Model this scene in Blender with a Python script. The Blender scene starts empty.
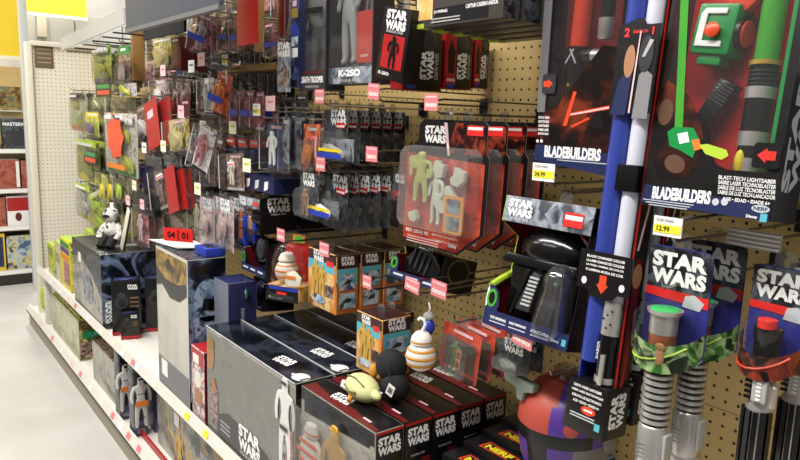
import bpy, bmesh, math, random
from mathutils import Vector, Matrix
random.seed(11)
S = bpy.context.scene
COL = S.collection
rad = math.radians

# ------------------------------------------------------------------ camera
FPX, YAW, PITCH, ROLL = 676.5, .664, .1635, .033
CAM = Vector((-1.289, 0, 1.5))
_F = Vector((math.sin(YAW)*math.cos(PITCH), math.cos(YAW)*math.cos(PITCH), -math.sin(PITCH)))
_R0 = Vector((math.cos(YAW), -math.sin(YAW), 0)); _U0 = _R0.cross(_F)
_R = _R0*math.cos(ROLL) + _U0*math.sin(ROLL); _U = -_R0*math.sin(ROLL) + _U0*math.cos(ROLL)
cd = bpy.data.cameras.new('camera'); cam = bpy.data.objects.new('camera', cd); COL.objects.link(cam)
M4 = Matrix((_R, _U, -_F)).transposed().to_4x4(); M4.translation = CAM
cam.matrix_world = M4
cd.sensor_width = 36; cd.lens = FPX/800*36; cd.clip_start = .02
S.camera = cam

def at(px, py, x=None, y=None, z=None):
    """point of the aisle seen along a sight line, on the plane x= / y= / z="""
    d = _F + _R*((px-400)/FPX) - _U*((py-230)/FPX)
    if x is not None: t = (x-CAM.x)/d.x
    elif y is not None: t = (y-CAM.y)/d.y
    else: t = (z-CAM.z)/d.z
    return CAM + d*t

# ------------------------------------------------------------------ materials
MATS = {}
def _new(name):
    m = bpy.data.materials.new(name); m.use_nodes = True
    return m, m.node_tree, m.node_tree.nodes['Principled BSDF']
def lin(c):
    f = lambda v: v/12.92 if v <= .04045 else ((v+.055)/1.055)**2.4
    return tuple(f(v/255) for v in c) + (1,)
def plain(name, rgb, rough=.45, metal=0, coat=0, spec=.5):
    if name in MATS: return MATS[name]
    m, t, b = _new(name)
    b.inputs['Base Color'].default_value = lin(rgb); b.inputs['Roughness'].default_value = rough
    b.inputs['Metallic'].default_value = metal; b.inputs['Coat Weight'].default_value = coat
    b.inputs['Specular IOR Level'].default_value = spec
    n = t.nodes.new('ShaderNodeTexNoise'); n.inputs['Scale'].default_value = 60
    tc = t.nodes.new('ShaderNodeTexCoord'); t.links.new(tc.outputs['Object'], n.inputs['Vector'])
    r = t.nodes.new('ShaderNodeMapRange'); t.links.new(n.outputs['Fac'], r.inputs['Value'])
    r.inputs['To Min'].default_value = max(.02, rough-(.05 if not metal else .01)); r.inputs['To Max'].default_value = rough+(.05 if not metal else .01)
    t.links.new(r.outputs['Result'], b.inputs['Roughness'])
    MATS[name] = m; return m
def art(name, cols, scale=22, rough=.3, detail=3, stretch=(1, 1, 1), distort=.6, busy=1.0):
    """busy printed artwork: a few inks in blotches"""
    if name in MATS: return MATS[name]
    m, t, b = _new(name)
    N, L = t.nodes, t.links
    tc = N.new('ShaderNodeTexCoord'); oi = N.new('ShaderNodeObjectInfo')
    mp = N.new('ShaderNodeMapping'); mp.inputs['Scale'].default_value = stretch
    L.new(tc.outputs['Object'], mp.inputs['Vector'])
    ad = N.new('ShaderNodeVectorMath'); ad.operation = 'ADD'
    L.new(mp.outputs['Vector'], ad.inputs[0])
    ml = N.new('ShaderNodeMath'); ml.operation = 'MULTIPLY'; ml.inputs[1].default_value = 7
    L.new(oi.outputs['Random'], ml.inputs[0]); L.new(ml.outputs[0], ad.inputs[1])
    n = N.new('ShaderNodeTexNoise'); n.inputs['Scale'].default_value = scale
    n.inputs['Detail'].default_value = detail; n.inputs['Distortion'].default_value = distort
    L.new(ad.outputs[0], n.inputs['Vector'])
    r = N.new('ShaderNodeValToRGB'); e = r.color_ramp.elements
    k = len(cols)
    while len(e) < k: e.new(.5)
    for i, c in enumerate(cols):
        e[i].position = .32 + .36*i/max(1, k-1); e[i].color = lin(c)
    if busy:
        vo = N.new('ShaderNodeTexVoronoi'); vo.inputs['Scale'].default_value = scale*1.7
        L.new(ad.outputs[0], vo.inputs['Vector'])
        sx = N.new('ShaderNodeSeparateColor'); L.new(vo.outputs['Color'], sx.inputs[0])
        mm = N.new('ShaderNodeMath'); mm.operation = 'MULTIPLY_ADD'; mm.inputs[1].default_value = .22*busy; mm.inputs[2].default_value = -.11*busy
        L.new(sx.outputs[0], mm.inputs[0])
        a2 = N.new('ShaderNodeMath'); a2.operation = 'ADD'; L.new(n.outputs['Fac'], a2.inputs[0]); L.new(mm.outputs[0], a2.inputs[1])
        L.new(a2.outputs[0], r.inputs['Fac'])
    else: L.new(n.outputs['Fac'], r.inputs['Fac'])
    L.new(r.outputs['Color'], b.inputs['Base Color'])
    b.inputs['Roughness'].default_value = rough; b.inputs['Specular IOR Level'].default_value = .45
    MATS[name] = m; return m
def clear(name, tint=(250, 250, 250), gloss=.10, haze=.05, rough=.08):
    """thin clear packaging plastic"""
    if name in MATS: return MATS[name]
    m = bpy.data.materials.new(name); m.use_nodes = True
    t = m.node_tree; N, L = t.nodes, t.links
    N.remove(N['Principled BSDF'])
    tr = N.new('ShaderNodeBsdfTransparent'); tr.inputs['Color'].default_value = lin(tint)
    gl = N.new('ShaderNodeBsdfGlossy'); gl.inputs['Roughness'].default_value = rough
    df = N.new('ShaderNodeBsdfDiffuse'); df.inputs['Color'].default_value = (.8, .8, .8, 1)
    fr = N.new('ShaderNodeLayerWeight'); fr.inputs['Blend'].default_value = .25
    nz = N.new('ShaderNodeTexNoise'); nz.inputs['Scale'].default_value = 25
    tc = N.new('ShaderNodeTexCoord'); L.new(tc.outputs['Object'], nz.inputs['Vector'])
    bp = N.new('ShaderNodeBump'); bp.inputs['Strength'].default_value = .12; bp.inputs['Distance'].default_value = .004
    L.new(nz.outputs['Fac'], bp.inputs['Height']); L.new(bp.outputs['Normal'], gl.inputs['Normal'])
    ma = N.new('ShaderNodeMath'); ma.operation = 'MULTIPLY_ADD'; ma.inputs[1].default_value = .20; ma.inputs[2].default_value = gloss
    L.new(fr.outputs['Fresnel'], ma.inputs[0])
    m1 = N.new('ShaderNodeMixShader'); m1.inputs['Fac'].default_value = haze
    L.new(tr.outputs[0], m1.inputs[1]); L.new(df.outputs[0], m1.inputs[2])
    m2 = N.new('ShaderNodeMixShader'); L.new(ma.outputs[0], m2.inputs['Fac'])
    L.new(m1.outputs[0], m2.inputs[1]); L.new(gl.outputs[0], m2.inputs[2])
    L.new(m2.outputs[0], N['Material Output'].inputs['Surface'])
    MATS[name] = m; return m
def pegboard(name, rgb, hole, ax):
    m, t, b = _new(name); N, L = t.nodes, t.links
    tc = N.new('ShaderNodeTexCoord'); sp = N.new('ShaderNodeSeparateXYZ'); L.new(tc.outputs['Object'], sp.inputs[0])
    def mth(op, a, bb=None, c=None):
        n = N.new('ShaderNodeMath'); n.operation = op
        for i, v in enumerate((a, bb, c)):
            if v is None: continue
            if isinstance(v, (int, float)): n.inputs[i].default_value = v
            else: L.new(v, n.inputs[i])
        return n.outputs[0]
    sq = []
    for k, ph in ((ax, .2), ('Z', .27)):
        f = mth('FRACT', mth('MULTIPLY_ADD', sp.outputs[k], 1/.0254, ph))
        d = mth('SUBTRACT', f, .5); sq.append(mth('MULTIPLY', d, d))
    dot = mth('LESS_THAN', mth('ADD', sq[0], sq[1]), .0165)
    seam = mth('LESS_THAN', mth('ABSOLUTE', mth('SUBTRACT', sp.outputs['Z'], .953)), .0012)
    msk = mth('MAXIMUM', dot, mth('MULTIPLY', seam, .6))
    nz = N.new('ShaderNodeTexNoise'); nz.inputs['Scale'].default_value = 3; L.new(tc.outputs['Object'], nz.inputs['Vector'])
    nf = N.new('ShaderNodeTexNoise'); nf.inputs['Scale'].default_value = 160; L.new(tc.outputs['Object'], nf.inputs['Vector'])
    c1 = N.new('ShaderNodeMix'); c1.data_type = 'RGBA'
    a = lin(rgb); c1.inputs[6].default_value = tuple(v*.9 for v in a[:3])+(1,); c1.inputs[7].default_value = tuple(min(1, v*1.08) for v in a[:3])+(1,)
    L.new(mth('MULTIPLY_ADD', nf.outputs['Fac'], .6, mth('MULTIPLY', nz.outputs['Fac'], .4)), c1.inputs[0])
    c2 = N.new('ShaderNodeMix'); c2.data_type = 'RGBA'; c2.inputs[7].default_value = lin(hole)
    L.new(msk, c2.inputs[0]); L.new(c1.outputs[2], c2.inputs[6]); L.new(c2.outputs[2], b.inputs['Base Color'])
    b.inputs['Roughness'].default_value = .5
    MATS[name] = m; return m

WHITE = plain('white_paint', (220, 216, 207), .4)
CREAM = plain('cream_metal', (232, 226, 208), .4)
INKW = plain('white_ink', (244, 244, 242), .4)
SILV = plain('silver_ink', (196, 200, 206), .35)
BLACK = plain('black_card', (17, 16, 18), .32)
BLK2 = plain('black_plastic', (14, 14, 16), .16)
DGREY = plain('dark_grey_card', (52, 52, 55), .35)
GREY = plain('grey_card', (110, 111, 114), .4)
LGREY = plain('light_grey_print', (176, 176, 174), .4)
RED = plain('red_card', (172, 28, 30), .35)
DRED = plain('dark_red_card', (98, 22, 28), .35)
SIGNR = plain('red_sign', (228, 44, 40), .4)
NAVY = plain('navy_card', (34, 42, 84), .35)
BLUE = plain('blue_card', (40, 62, 168), .35)
ORNG = plain('orange_print', (222, 122, 40), .4)
ORRED = plain('orange_red_plastic', (226, 74, 40), .35)
PINK = plain('pink_tag', (224, 128, 132), .45)
PPINK = plain('pale_pink_tag', (236, 196, 200), .45)
YELL = plain('yellow_tag', (238, 228, 60), .45)
YPALE = plain('pale_yellow_tag', (242, 240, 206), .45)
TAGW = plain('white_tag', (240, 238, 234), .45)
STEEL = plain('zinc_wire', (150, 150, 150), .3, 1)
DSTEEL = plain('dark_wire', (70, 68, 66), .4, .8)
CHROME = plain('silver_plastic', (206, 204, 200), .3, .7)
GREENP = plain('green_plastic', (20, 140, 66), .3)
GRNTUBE = plain('green_tube', (72, 158, 56), .15)
PURP = plain('purple_plastic', (82, 52, 140), .35)
PGREY = plain('grey_purple_plastic', (70, 58, 84), .35)
REDPL = plain('red_plastic', (172, 70, 56), .5)
LIME = plain('lime_print', (178, 206, 60), .4)
YELP = plain('yellow_print', (226, 204, 40), .4)
GOLD = plain('gold_plastic', (196, 156, 70), .35, .4)
CREAMT = plain('cream_toy', (226, 220, 204), .45)
BROWN = plain('brown_board', (150, 112, 60), .5)
TEAL = plain('teal_print', (90, 180, 196), .4)
SKIN = plain('tan_print', (168, 120, 84), .5)
PLGREEN = plain('pale_green_plush', (206, 206, 146), .9)
PLBLACK = plain('black_plush', (22, 22, 24), .85)
PLWHITE = plain('white_plush', (234, 228, 218), .85)
PLORNG = plain('orange_plush', (206, 138, 52), .85)
CLR = clear('clear_plastic', gloss=.02, haze=.012)
CLRH = clear('hazy_plastic', (232, 233, 230), .05, .05, .1)
CLRG = clear('bag_plastic', (236, 238, 232), .05, .03, .1)
A_ROGUE = art('rogue_card_print', [(18, 19, 22), (40, 44, 50), (92, 98, 106), (30, 32, 36)], 26)
A_GREYB = art('grey_blue_print', [(60, 66, 76), (120, 128, 138), (160, 168, 176), (70, 74, 80)], 20)
A_WINGREY = art('window_grey_print', [(128, 125, 116), (150, 148, 138), (166, 163, 152), (116, 113, 106)], 13, .2, 5, busy=.4)
A_TFA = art('ember_print', [(16, 10, 10), (54, 18, 16), (150, 58, 36), (24, 12, 12)], 24)
A_REDC = art('red_card_print', [(150, 40, 34), (186, 66, 48), (206, 84, 60), (140, 34, 32)], 14)
A_MAROON = art('maroon_print', [(70, 30, 40), (150, 72, 82), (206, 150, 148), (54, 40, 60)], 34)  # palest ink stands in for highlights on the clear plastic
A_BROWN = art('brown_print', [(56, 42, 38), (116, 88, 78), (176, 150, 136), (44, 36, 34)], 36)
A_NAVY = art('navy_print', [(18, 20, 44), (40, 46, 96), (80, 92, 140), (16, 18, 34)], 22)
A_NEB = art('nebula_print', [(9, 10, 13), (15, 18, 26), (44, 50, 62), (10, 11, 15)], 9, .2, 5, busy=.3)
A_NEBL = art('pale_nebula_print', [(10, 12, 18), (26, 32, 46), (110, 126, 156), (16, 18, 26), (14, 16, 22)], 9, .2, 5, busy=.3)
A_HELM = art('blue_helmet_print', [(20, 26, 40), (70, 90, 122), (156, 176, 200), (34, 44, 62)], 16, .25, 4, busy=.5)
A_BANDG = art('dark_green_print', [(24, 44, 20), (60, 120, 44), (170, 196, 140), (30, 60, 26), (20, 34, 18)], 26)
A_GREEN = art('green_print', [(54, 90, 36), (150, 176, 50), (206, 196, 60), (40, 62, 30), (196, 120, 60)], 28)
A_OLIVE = art('olive_print', [(70, 72, 44), (128, 128, 84), (176, 174, 130), (52, 52, 38)], 30)
A_YGRN = art('yellow_green_print', [(206, 198, 44), (150, 180, 50), (226, 214, 90), (70, 110, 40)], 24)
A_TMNT = art('jungle_print', [(90, 96, 44), (150, 156, 84), (64, 74, 36), (130, 90, 60), (180, 180, 120)], 16)
A_PALE = art('pale_green_print', [(178, 178, 140), (200, 198, 166), (158, 160, 116), (210, 206, 178)], 8)
A_PINKW = art('pink_white_print', [(120, 100, 104), (200, 176, 178), (226, 214, 210), (190, 90, 100)], 36)
A_WHITE = art('white_pack_print', [(150, 146, 148), (210, 206, 206), (232, 228, 226), (120, 96, 100)], 34)
A_ORANGE = art('orange_pack_print', [(150, 62, 40), (206, 98, 60), (220, 130, 90), (110, 50, 44)], 24)
A_YART = art('yellow_art_print', [(120, 100, 60), (206, 186, 70), (224, 212, 160), (96, 110, 70), (190, 160, 150)], 34, stretch=(1, 1, .5))
A_TEALD = art('desert_print', [(206, 150, 70), (226, 176, 100), (240, 206, 150), (176, 100, 50)], 18)
A_VEH = art('ice_print', [(100, 132, 164), (160, 188, 206), (210, 216, 214), (66, 80, 98)], 22)
A_GAME = art('game_box_print', [(120, 92, 50), (70, 60, 40), (176, 150, 90), (110, 120, 90)], 12)
A_BGAME = art('blue_game_print', [(70, 96, 130), (176, 190, 196), (210, 196, 130), (50, 66, 96)], 14)
A_FLAME = art('flame_print', [(12, 9, 9), (18, 11, 10), (54, 20, 14), (112, 46, 26)], 18, busy=.3)

# ------------------------------------------------------------------ meshes
class MB:
    def __init__(s): s.v = []; s.f = []; s.mi = []; s.mats = []
    def m(s, mat):
        if mat not in s.mats: s.mats.append(mat)
        return s.mats.index(mat)
    def add(s, vs, fs, mat):
        o = len(s.v); s.v += [tuple(v) for v in vs]; k = s.m(mat) if not isinstance(mat, list) else None
        for i, f in enumerate(fs):
            s.f.append([o+j for j in f]); s.mi.append(k if k is not None else s.m(mat[i]))
        return s
    def box(s, x0, x1, y0, y1, z0, z1, mat):
        """mat: one material or dict of front back left right top bottom"""
        vs = [(x, y, z) for z in (z0, z1) for y in (y0, y1) for x in (x0, x1)]
        fs = [(0, 1, 5, 4), (2, 6, 7, 3), (0, 4, 6, 2), (1, 3, 7, 5), (4, 5, 7, 6), (0, 2, 3, 1)]
        if isinstance(mat, dict):
            d = mat.get('all'); mat = [mat.get(k, d) for k in ('front', 'back', 'left', 'right', 'top', 'bottom')]
        return s.add(vs, fs, mat)
    def prism(s, pts, y0, y1, mat, side=None, back=None):
        """outline (x,z) counter-clockwise seen from the front, extruded y0..y1"""
        n = len(pts)
        vs = [(x, y0, z) for x, z in pts] + [(x, y1, z) for x, z in pts]
        fs = [tuple(range(n)), tuple(range(2*n-1, n-1, -1))] + [(i+n, (i+1) % n + n, (i+1) % n, i) for i in range(n)]
        return s.add(vs, fs, [mat, back or side or mat] + [side or mat]*n)
    def frust(s, a, b, y0, y1, mat, r=.25):
        """open-backed vacuum-formed shell: rounded rectangle a=(x0,x1,z0,z1) at y0 up to b at y1, b is the raised face"""
        def ring(q, y):
            x0, x1, z0, z1 = q; c = min(x1-x0, z1-z0)*r
            return [(x0+c, y, z0), (x1-c, y, z0), (x1, y, z0+c), (x1, y, z1-c), (x1-c, y, z1), (x0+c, y, z1), (x0, y, z1-c), (x0, y, z0+c)]
        vs = ring(a, y0) + ring(b, y1)
        fs = [(i, (i+1) % 8, (i+1) % 8+8, i+8) for i in range(8)] + [tuple(range(8, 16))]
        return s.add(vs, fs, mat)
    def lathe(s, prof, n, mat, c=(0, 0, 0), cap=True, ax='z', arc=None):
        vs, fs, ml = [], [], []
        k = len(prof)
        for r, h in prof:
            for i in range(n):
                a = 2*math.pi*i/n; u, w = r*math.cos(a), r*math.sin(a)
                p = (u, w, h) if ax == 'z' else ((u, -h, w) if ax == 'y' else (h, u, w))
                vs.append((p[0]+c[0], p[1]+c[1], p[2]+c[2]))
        for j in range(k-1):
            for i in range(n):
                q = (j*n+i, j*n+(i+1) % n, (j+1)*n+(i+1) % n, (j+1)*n+i)
                fs.append(q); ml.append(mat[j] if isinstance(mat, list) else mat)
        if cap:
            fs.append(tuple(reversed(range(n)))); ml.append(mat[0] if isinstance(mat, list) else mat)
            fs.append(tuple(range((k-1)*n, k*n))); ml.append(mat[-1] if isinstance(mat, list) else mat)
        return s.add(vs, fs, ml)
    def ell(s, c, r, mat, n=16, m=10):
        vs, fs = [], []
        if isinstance(r, (int, float)): r = (r, r, r)
        for j in range(1, m):
            t = math.pi*j/m
            for i in range(n):
                a = 2*math.pi*i/n
                vs.append((c[0]+r[0]*math.sin(t)*math.cos(a), c[1]+r[1]*math.sin(t)*math.sin(a), c[2]-r[2]*math.cos(t)))
        b0 = len(vs); vs += [(c[0], c[1], c[2]-r[2]), (c[0], c[1], c[2]+r[2])]
        for j in range(m-2):
            for i in range(n): fs.append((j*n+i, j*n+(i+1) % n, (j+1)*n+(i+1) % n, (j+1)*n+i))
        for i in range(n):
            fs.append((b0, (i+1) % n, i)); fs.append((b0+1, (m-2)*n+i, (m-2)*n+(i+1) % n))
        return s.add(vs, fs, mat)
    def tube(s, pts, r, mat, n=8):
        pts = [Vector(p) for p in pts]; rings = []
        vs, fs = [], []
        for i, p in enumerate(pts):
            d = (pts[min(i+1, len(pts)-1)] - pts[max(i-1, 0)]).normalized()
            u = d.cross(Vector((0, 0, 1)) if abs(d.z) < .9 else Vector((1, 0, 0))).normalized(); w = d.cross(u)
            rr = r[i] if isinstance(r, (list, tuple)) else r
            vs += [p + (u*math.cos(2*math.pi*k/n) + w*math.sin(2*math.pi*k/n))*rr for k in range(n)]
        for j in range(len(pts)-1):
            for k in range(n): fs.append((j*n+k, j*n+(k+1) % n, (j+1)*n+(k+1) % n, (j+1)*n+k))
        fs += [tuple(reversed(range(n))), tuple(range((len(pts)-1)*n, len(pts)*n))]
        return s.add(vs, fs, mat)
    def mesh(s, name, bevel=0, smooth=True, angle=40):
        me = bpy.data.meshes.new(name); me.from_pydata(s.v, [], s.f)
        for mt in s.mats: me.materials.append(mt)
        for p, k in zip(me.polygons, s.mi): p.material_index = k
        if bevel:
            bm = bmesh.new(); bm.from_mesh(me)
            bmesh.ops.bevel(bm, geom=bm.edges[:], offset=bevel, segments=2, affect='EDGES', profile=.6, clamp_overlap=True)
            bm.to_mesh(me); bm.free()
        if smooth:
            me.shade_smooth(); me.set_sharp_from_angle(angle=rad(angle))
        me.update(); return me
    def build(s, name, parent=None, loc=None, rot=None, bevel=0, **k):
        o = bpy.data.objects.new(name, s.mesh(name, bevel, **k)); COL.objects.link(o)
        if parent: o.parent = parent
        if loc: o.location = loc
        if rot: o.rotation_euler = rot
        return o

def tag(o, label, cat, group=None, kind=None):
    if label: o['label'] = label
    if cat: o['category'] = cat
    if group: o['group'] = group
    if kind: o['kind'] = kind
    return o
def struct(o): o['kind'] = 'structure'; return o
def pose(o, loc, yaw=0, lean=0, roll=0):
    """front of the thing looks out of the wall (-X); yaw turns it to the camera, lean tips its top to the wall, roll tips its top right"""
    o.matrix_world = Matrix.Translation(loc) @ Matrix.Rotation(rad(-90+yaw), 4, 'Z') @ Matrix.Rotation(rad(-lean), 4, 'X') @ Matrix.Rotation(rad(roll), 4, 'Y')
    return o
def thing(name, label, cat, loc, yaw=0, lean=0, roll=0, group=None):
    o = bpy.data.objects.new(name, None); o.empty_display_size = .02; COL.objects.link(o)
    tag(o, label, cat, group); pose(o, Vector(loc), yaw, lean, roll)
    return o
def dup(o, delta=(0, 0, 0), label=None, parent=None):
    c = o.copy(); COL.objects.link(c)
    if parent: c.parent = parent
    else: c.location = o.location + Vector(delta)
    if label: c['label'] = label
    for ch in KIDS(o): dup(ch, parent=c)
    return c
def KIDS(o): return [c for c in o.children]
def put(name, me, parent, loc=(0, 0, 0), rot=(0, 0, 0), scale=(1, 1, 1), mat=None):
    o = bpy.data.objects.new(name, me); COL.objects.link(o); o.parent = parent
    o.location = loc; o.rotation_euler = rot; o.scale = scale
    if mat:
        o.material_slots[0].link = 'OBJECT'; o.material_slots[0].material = mat
    return o

# ------------------------------------------------------------------ lettering
_T = {}
def text_mesh(s, bold=.03, align='CENTER', sp=1):
    k = (s, bold, align)
    if k in _T: return _T[k]
    cu = bpy.data.curves.new('t', 'FONT'); cu.body = s; cu.size = 1; cu.align_x = align; cu.offset = bold; cu.resolution_u = 3
    cu.space_line = .85
    o = bpy.data.objects.new('t', cu); COL.objects.link(o)
    me = bpy.data.meshes.new_from_object(o.evaluated_get(bpy.context.evaluated_depsgraph_get()))
    bpy.data.objects.remove(o); bpy.data.curves.remove(cu)
    xs = [v.co.x for v in me.vertices]; ys = [v.co.y for v in me.vertices]
    cx, cy = (min(xs)+max(xs))/2, (min(ys)+max(ys))/2; w, h = max(xs)-min(xs), max(ys)-min(ys)
    for v in me.vertices: v.co = ((v.co.x-cx)/w, (v.co.y-cy)/h, 0)
    me.materials.clear(); me.materials.append(INKW)
    _T[k] = (me, w/h); return _T[k]
def logo_mesh():
    if 'logo' in _T: return _T['logo']
    vs, fs = [], []
    for s, dy in (('STAR', .26), ('WARS', -.26)):
        me, _ = text_mesh(s, .055)
        o = len(vs)
        vs += [(v.co.x, v.co.y*.48+dy, 0) for v in me.vertices]; fs += [[o+i for i in p.vertices] for p in me.polygons]
    me = bpy.data.meshes.new('logo'); me.from_pydata(vs, [], fs); me.materials.append(INKW); me.update()
    _T['logo'] = (me, 1.75); return _T['logo']
FR = {'front': (rad(90), 0, 0), 'near': (rad(90), 0, rad(90)), 'top': (0, 0, 0), 'back': (rad(90), 0, rad(180))}
def face_rot(face, turn):
    b = Matrix.Rotation(FR[face][2], 4, 'Z') @ Matrix.Rotation(FR[face][0], 4, 'X') @ Matrix.Rotation(rad(turn), 4, 'Z')
    return b.to_euler()
def letters(root, s, face, pos, w=None, h=None, mat=INKW, turn=0, bold=.03, align='CENTER', name='lettering'):
    me, r = text_mesh(s, bold, align)
    if w is None: w = h*r
    if h is None: h = w/r
    return put(name, me, root, pos, face_rot(face, turn), (w, h, 1), mat)
def logo(root, face, pos, w, mat=INKW, turn=0, h=None):
    me, r = logo_mesh()
    return put('logo_lettering', me, root, pos, face_rot(face, turn), (w, h or w/r, 1), mat)
def flat(root, name, face, pos, pts, mat, turn=0, lift=0):
    """a flat printed patch or sticker, outline pts in the face's own right/up"""
    pts = list(pts)
    b = MB(); n = len(pts); t = .0004
    vs = [(x, y, t) for x, y in pts] + [(x, y, 0) for x, y in pts]
    fs = [tuple(range(n)), tuple(range(2*n-1, n-1, -1))] + [(i, i+n, (i+1) % n+n, (i+1) % n) for i in range(n)]
    b.add(vs, fs, mat)
    return put(name, b.mesh(name, smooth=False), root, pos, face_rot(face, turn))
def rect(w, h): return [(-w/2, -h/2), (w/2, -h/2), (w/2, h/2), (-w/2, h/2)]
def oval(w, h, n=20): return [(w/2*math.cos(2*math.pi*i/n), h/2*math.sin(2*math.pi*i/n)) for i in range(n)]
ARROW = [(-.3, .5), (-.3, .0), (-.5, .0), (0, -.5), (.5, .0), (.3, .0), (.3, .5)]
def rrect(w, h, r, n=3, z0=0):
    """rounded outline standing on z0, x centred"""
    out = []
    for cx, cz, a0 in ((w/2-r, z0+r, -90), (w/2-r, z0+h-r, 0), (-w/2+r, z0+h-r, 90), (-w/2+r, z0+r, 180)):
        for i in range(n+1):
            a = rad(a0+90*i/n); out.append((cx+r*math.cos(a), cz+r*math.sin(a)))
    return out

# ------------------------------------------------------------------ toy bodies
def skin_body(name, joints, bones, sub=1):
    me = bpy.data.meshes.new(name); me.from_pydata([j[:3] for j in joints], bones, [])
    o = bpy.data.objects.new(name, me); COL.objects.link(o)
    m = o.modifiers.new('s', 'SKIN'); sv = me.skin_vertices[0].data
    for i, j in enumerate(joints): sv[i].radius = (j[3], j[3]*(j[4] if len(j) > 4 else 1))
    sv[0].use_root = True
    o.modifiers.new('d', 'SUBSURF').levels = sub
    r = bpy.data.meshes.new_from_object(o.evaluated_get(bpy.context.evaluated_depsgraph_get()))
    bpy.data.objects.remove(o)
    r.shade_smooth(); r.materials.clear(); r.materials.append(INKW)
    r.name = name; return r
# one-metre figure, feet at z=0, looking to -y
FIG = skin_body('toy_figure', [
    (0, 0, .50, .085), (0, 0, .60, .08), (0, 0, .74, .11, .8), (0, 0, .83, .045), (0, -.005, .90, .085), (0, -.005, 1.0, .075),
    (.15, 0, .80, .045), (.20, -.01, .64, .04), (.19, -.05, .50, .035), (-.15, 0, .80, .045), (-.20, -.01, .64, .04), (-.18, -.05, .50, .035),
    (.075, 0, .44, .065), (.09, 0, .25, .05), (.095, .01, .06, .045), (.10, -.05, .03, .035), (-.075, 0, .44, .065), (-.09, 0, .25, .05), (-.095, .01, .06, .045), (-.10, -.05, .03, .035)],
    [(0, 1), (1, 2), (2, 3), (3, 4), (4, 5), (2, 6), (6, 7), (7, 8), (2, 9), (9, 10), (10, 11), (0, 12), (12, 13), (13, 14), (14, 15), (0, 16), (16, 17), (17, 18), (18, 19)])
def figure(root, pos, h, mat, yaw=0, name='toy_figure', wide=1):
    return put(name, FIG, root, pos, (0, 0, rad(yaw)), (h*wide, h*.8, h), mat)
_l = MB().ell((0, 0, 0), (.5, .5, .5), INKW, 18, 12)
_l.v = [tuple(c*(1+.22*math.sin(7*x+3*z)*math.sin(9*z+1)+.16*math.sin(13*y+5*x)) for c in (x, y, z)) for x, y, z in _l.v]
LUMP = _l.mesh('toy_lump', angle=60)
def lump(root, pos, size, mat, name='toy'):
    return put(name, LUMP, root, pos, (0, rad(12), 0), size, mat)
VEH = MB().prism([(-.5, -.2), (-.15, -.5), (.35, -.4), (.5, 0), (.2, .3), (0, .5), (-.2, .15), (-.45, .1)], -.5, .5, INKW).mesh('toy_vehicle', bevel=.06)
def vehicle(root, pos, size, mat, name='toy_vehicle'):
    return put(name, VEH, root, pos, (0, rad(random.uniform(-12, 12)), 0), size, mat)

# ------------------------------------------------------------------ fixtures and packages
HOOKN = [0]
def tagplate(root, pos, kind, text=None, w=.046, h=.034, tilt=0):
    """price or clearance tag, a part of what carries it"""
    col = {'clear': PINK, 'pale': PPINK, 'price': TAGW, 'yel': YPALE, 'white': TAGW}[kind]
    if kind in ('pale', 'yel', 'white') and w == .046: w, h = .056, .042
    t = MB().box(-w/2, w/2, -.0012, 0, -h/2, h/2, col).build('price_tag', root, pos, (0, rad(tilt), 0), smooth=False)
    if kind == 'clear':
        letters(t, 'clearance', 'front', (0, -.0016, -h*.12), w*.84, h*.34, TAGW, bold=.03)
        flat(t, 'tag_stripe', 'front', (0, -.0013, h*.34), rect(w*.8, h*.1), PPINK)
    elif kind in ('price',):
        flat(t, 'price_field', 'front', (-.0, -.0013, -h*.12), rect(w*.94, h*.42), YELL)
        letters(t, text or '9.99', 'front', (-w*.14, -.0020, -h*.12), h=h*.26, mat=BLACK, bold=.02)
        letters(t, 'STAR WARS', 'front', (-w*.1, -.0016, h*.3), w=w*.6, h=h*.14, mat=DGREY, bold=0)
    else:
        flat(t, 'tag_print', 'front', (0, -.0013, h*.1), rect(w*.6, h*.16), {'pale': PINK, 'yel': LIME, 'white': GREY}[kind])
    return t
def hook(y, z, tip, label, kind=None, text=None, tw=.046, th=.034, ty=0, tilt=0, drop=.0):
    """steel display hook standing out of the board at (0,y,z) to x = tip"""
    L = -tip
    o = thing('peg_hook', label, 'display hook', (0, y, z), group='display hooks on the pegboard')
    b = MB().tube([(0, 0, 0), (0, -L+.012, 0), (0, -L+.003, .004), (0, -L, .014)], .0028, STEEL, 6)
    b.build('hook_rod', o)
    MB().box(-.012, .012, -.006, 0, -.02, .02, DSTEEL).build('hook_plate', o, bevel=.001)
    if kind:
        MB().tube([(0, 0, .03), (0, -L+.02, .03), (0, -L-.012, .024)], .0022, STEEL, 6).build('tag_arm', o)
        tagplate(o, (ty, -L-.014, .022-drop), kind, text, tw, th, tilt)
    return o
ORD = ['front', 'second', 'third', 'fourth', 'fifth', 'sixth', 'seventh', 'eighth']
def stack(root, n, dx, label, jitter=.0):
    if n < 2: return
    root['label'] = label + ', frontmost'
    for i in range(1, n):
        dup(root, (dx*i, random.uniform(-jitter, jitter), random.uniform(-jitter, jitter)), label + f', {ORD[i]} back')

def fit(bl, br, tl, x, shrink=.97):
    a, b, c = at(*bl, x=x), at(*br, x=x), at(*tl, x=x)
    w = (b-a).length*shrink; h = (c-a).length
    roll = -math.degrees(math.atan2(b.z-a.z, a.y-b.y))
    return (a+b)/2, w, h, roll

def tab(root, w, h, y=0):
    """punched hanging tab"""
    t = min(.03, w*.4)
    pts = [(-t/2, h-.004), (t/2, h-.004), (t/2, h+.016), (t/4, h+.024), (-t/4, h+.024), (-t/2, h+.016)]
    return MB().prism(pts, y, y+.0008, CLRH).build('hang_tab', root, smooth=False)

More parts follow.
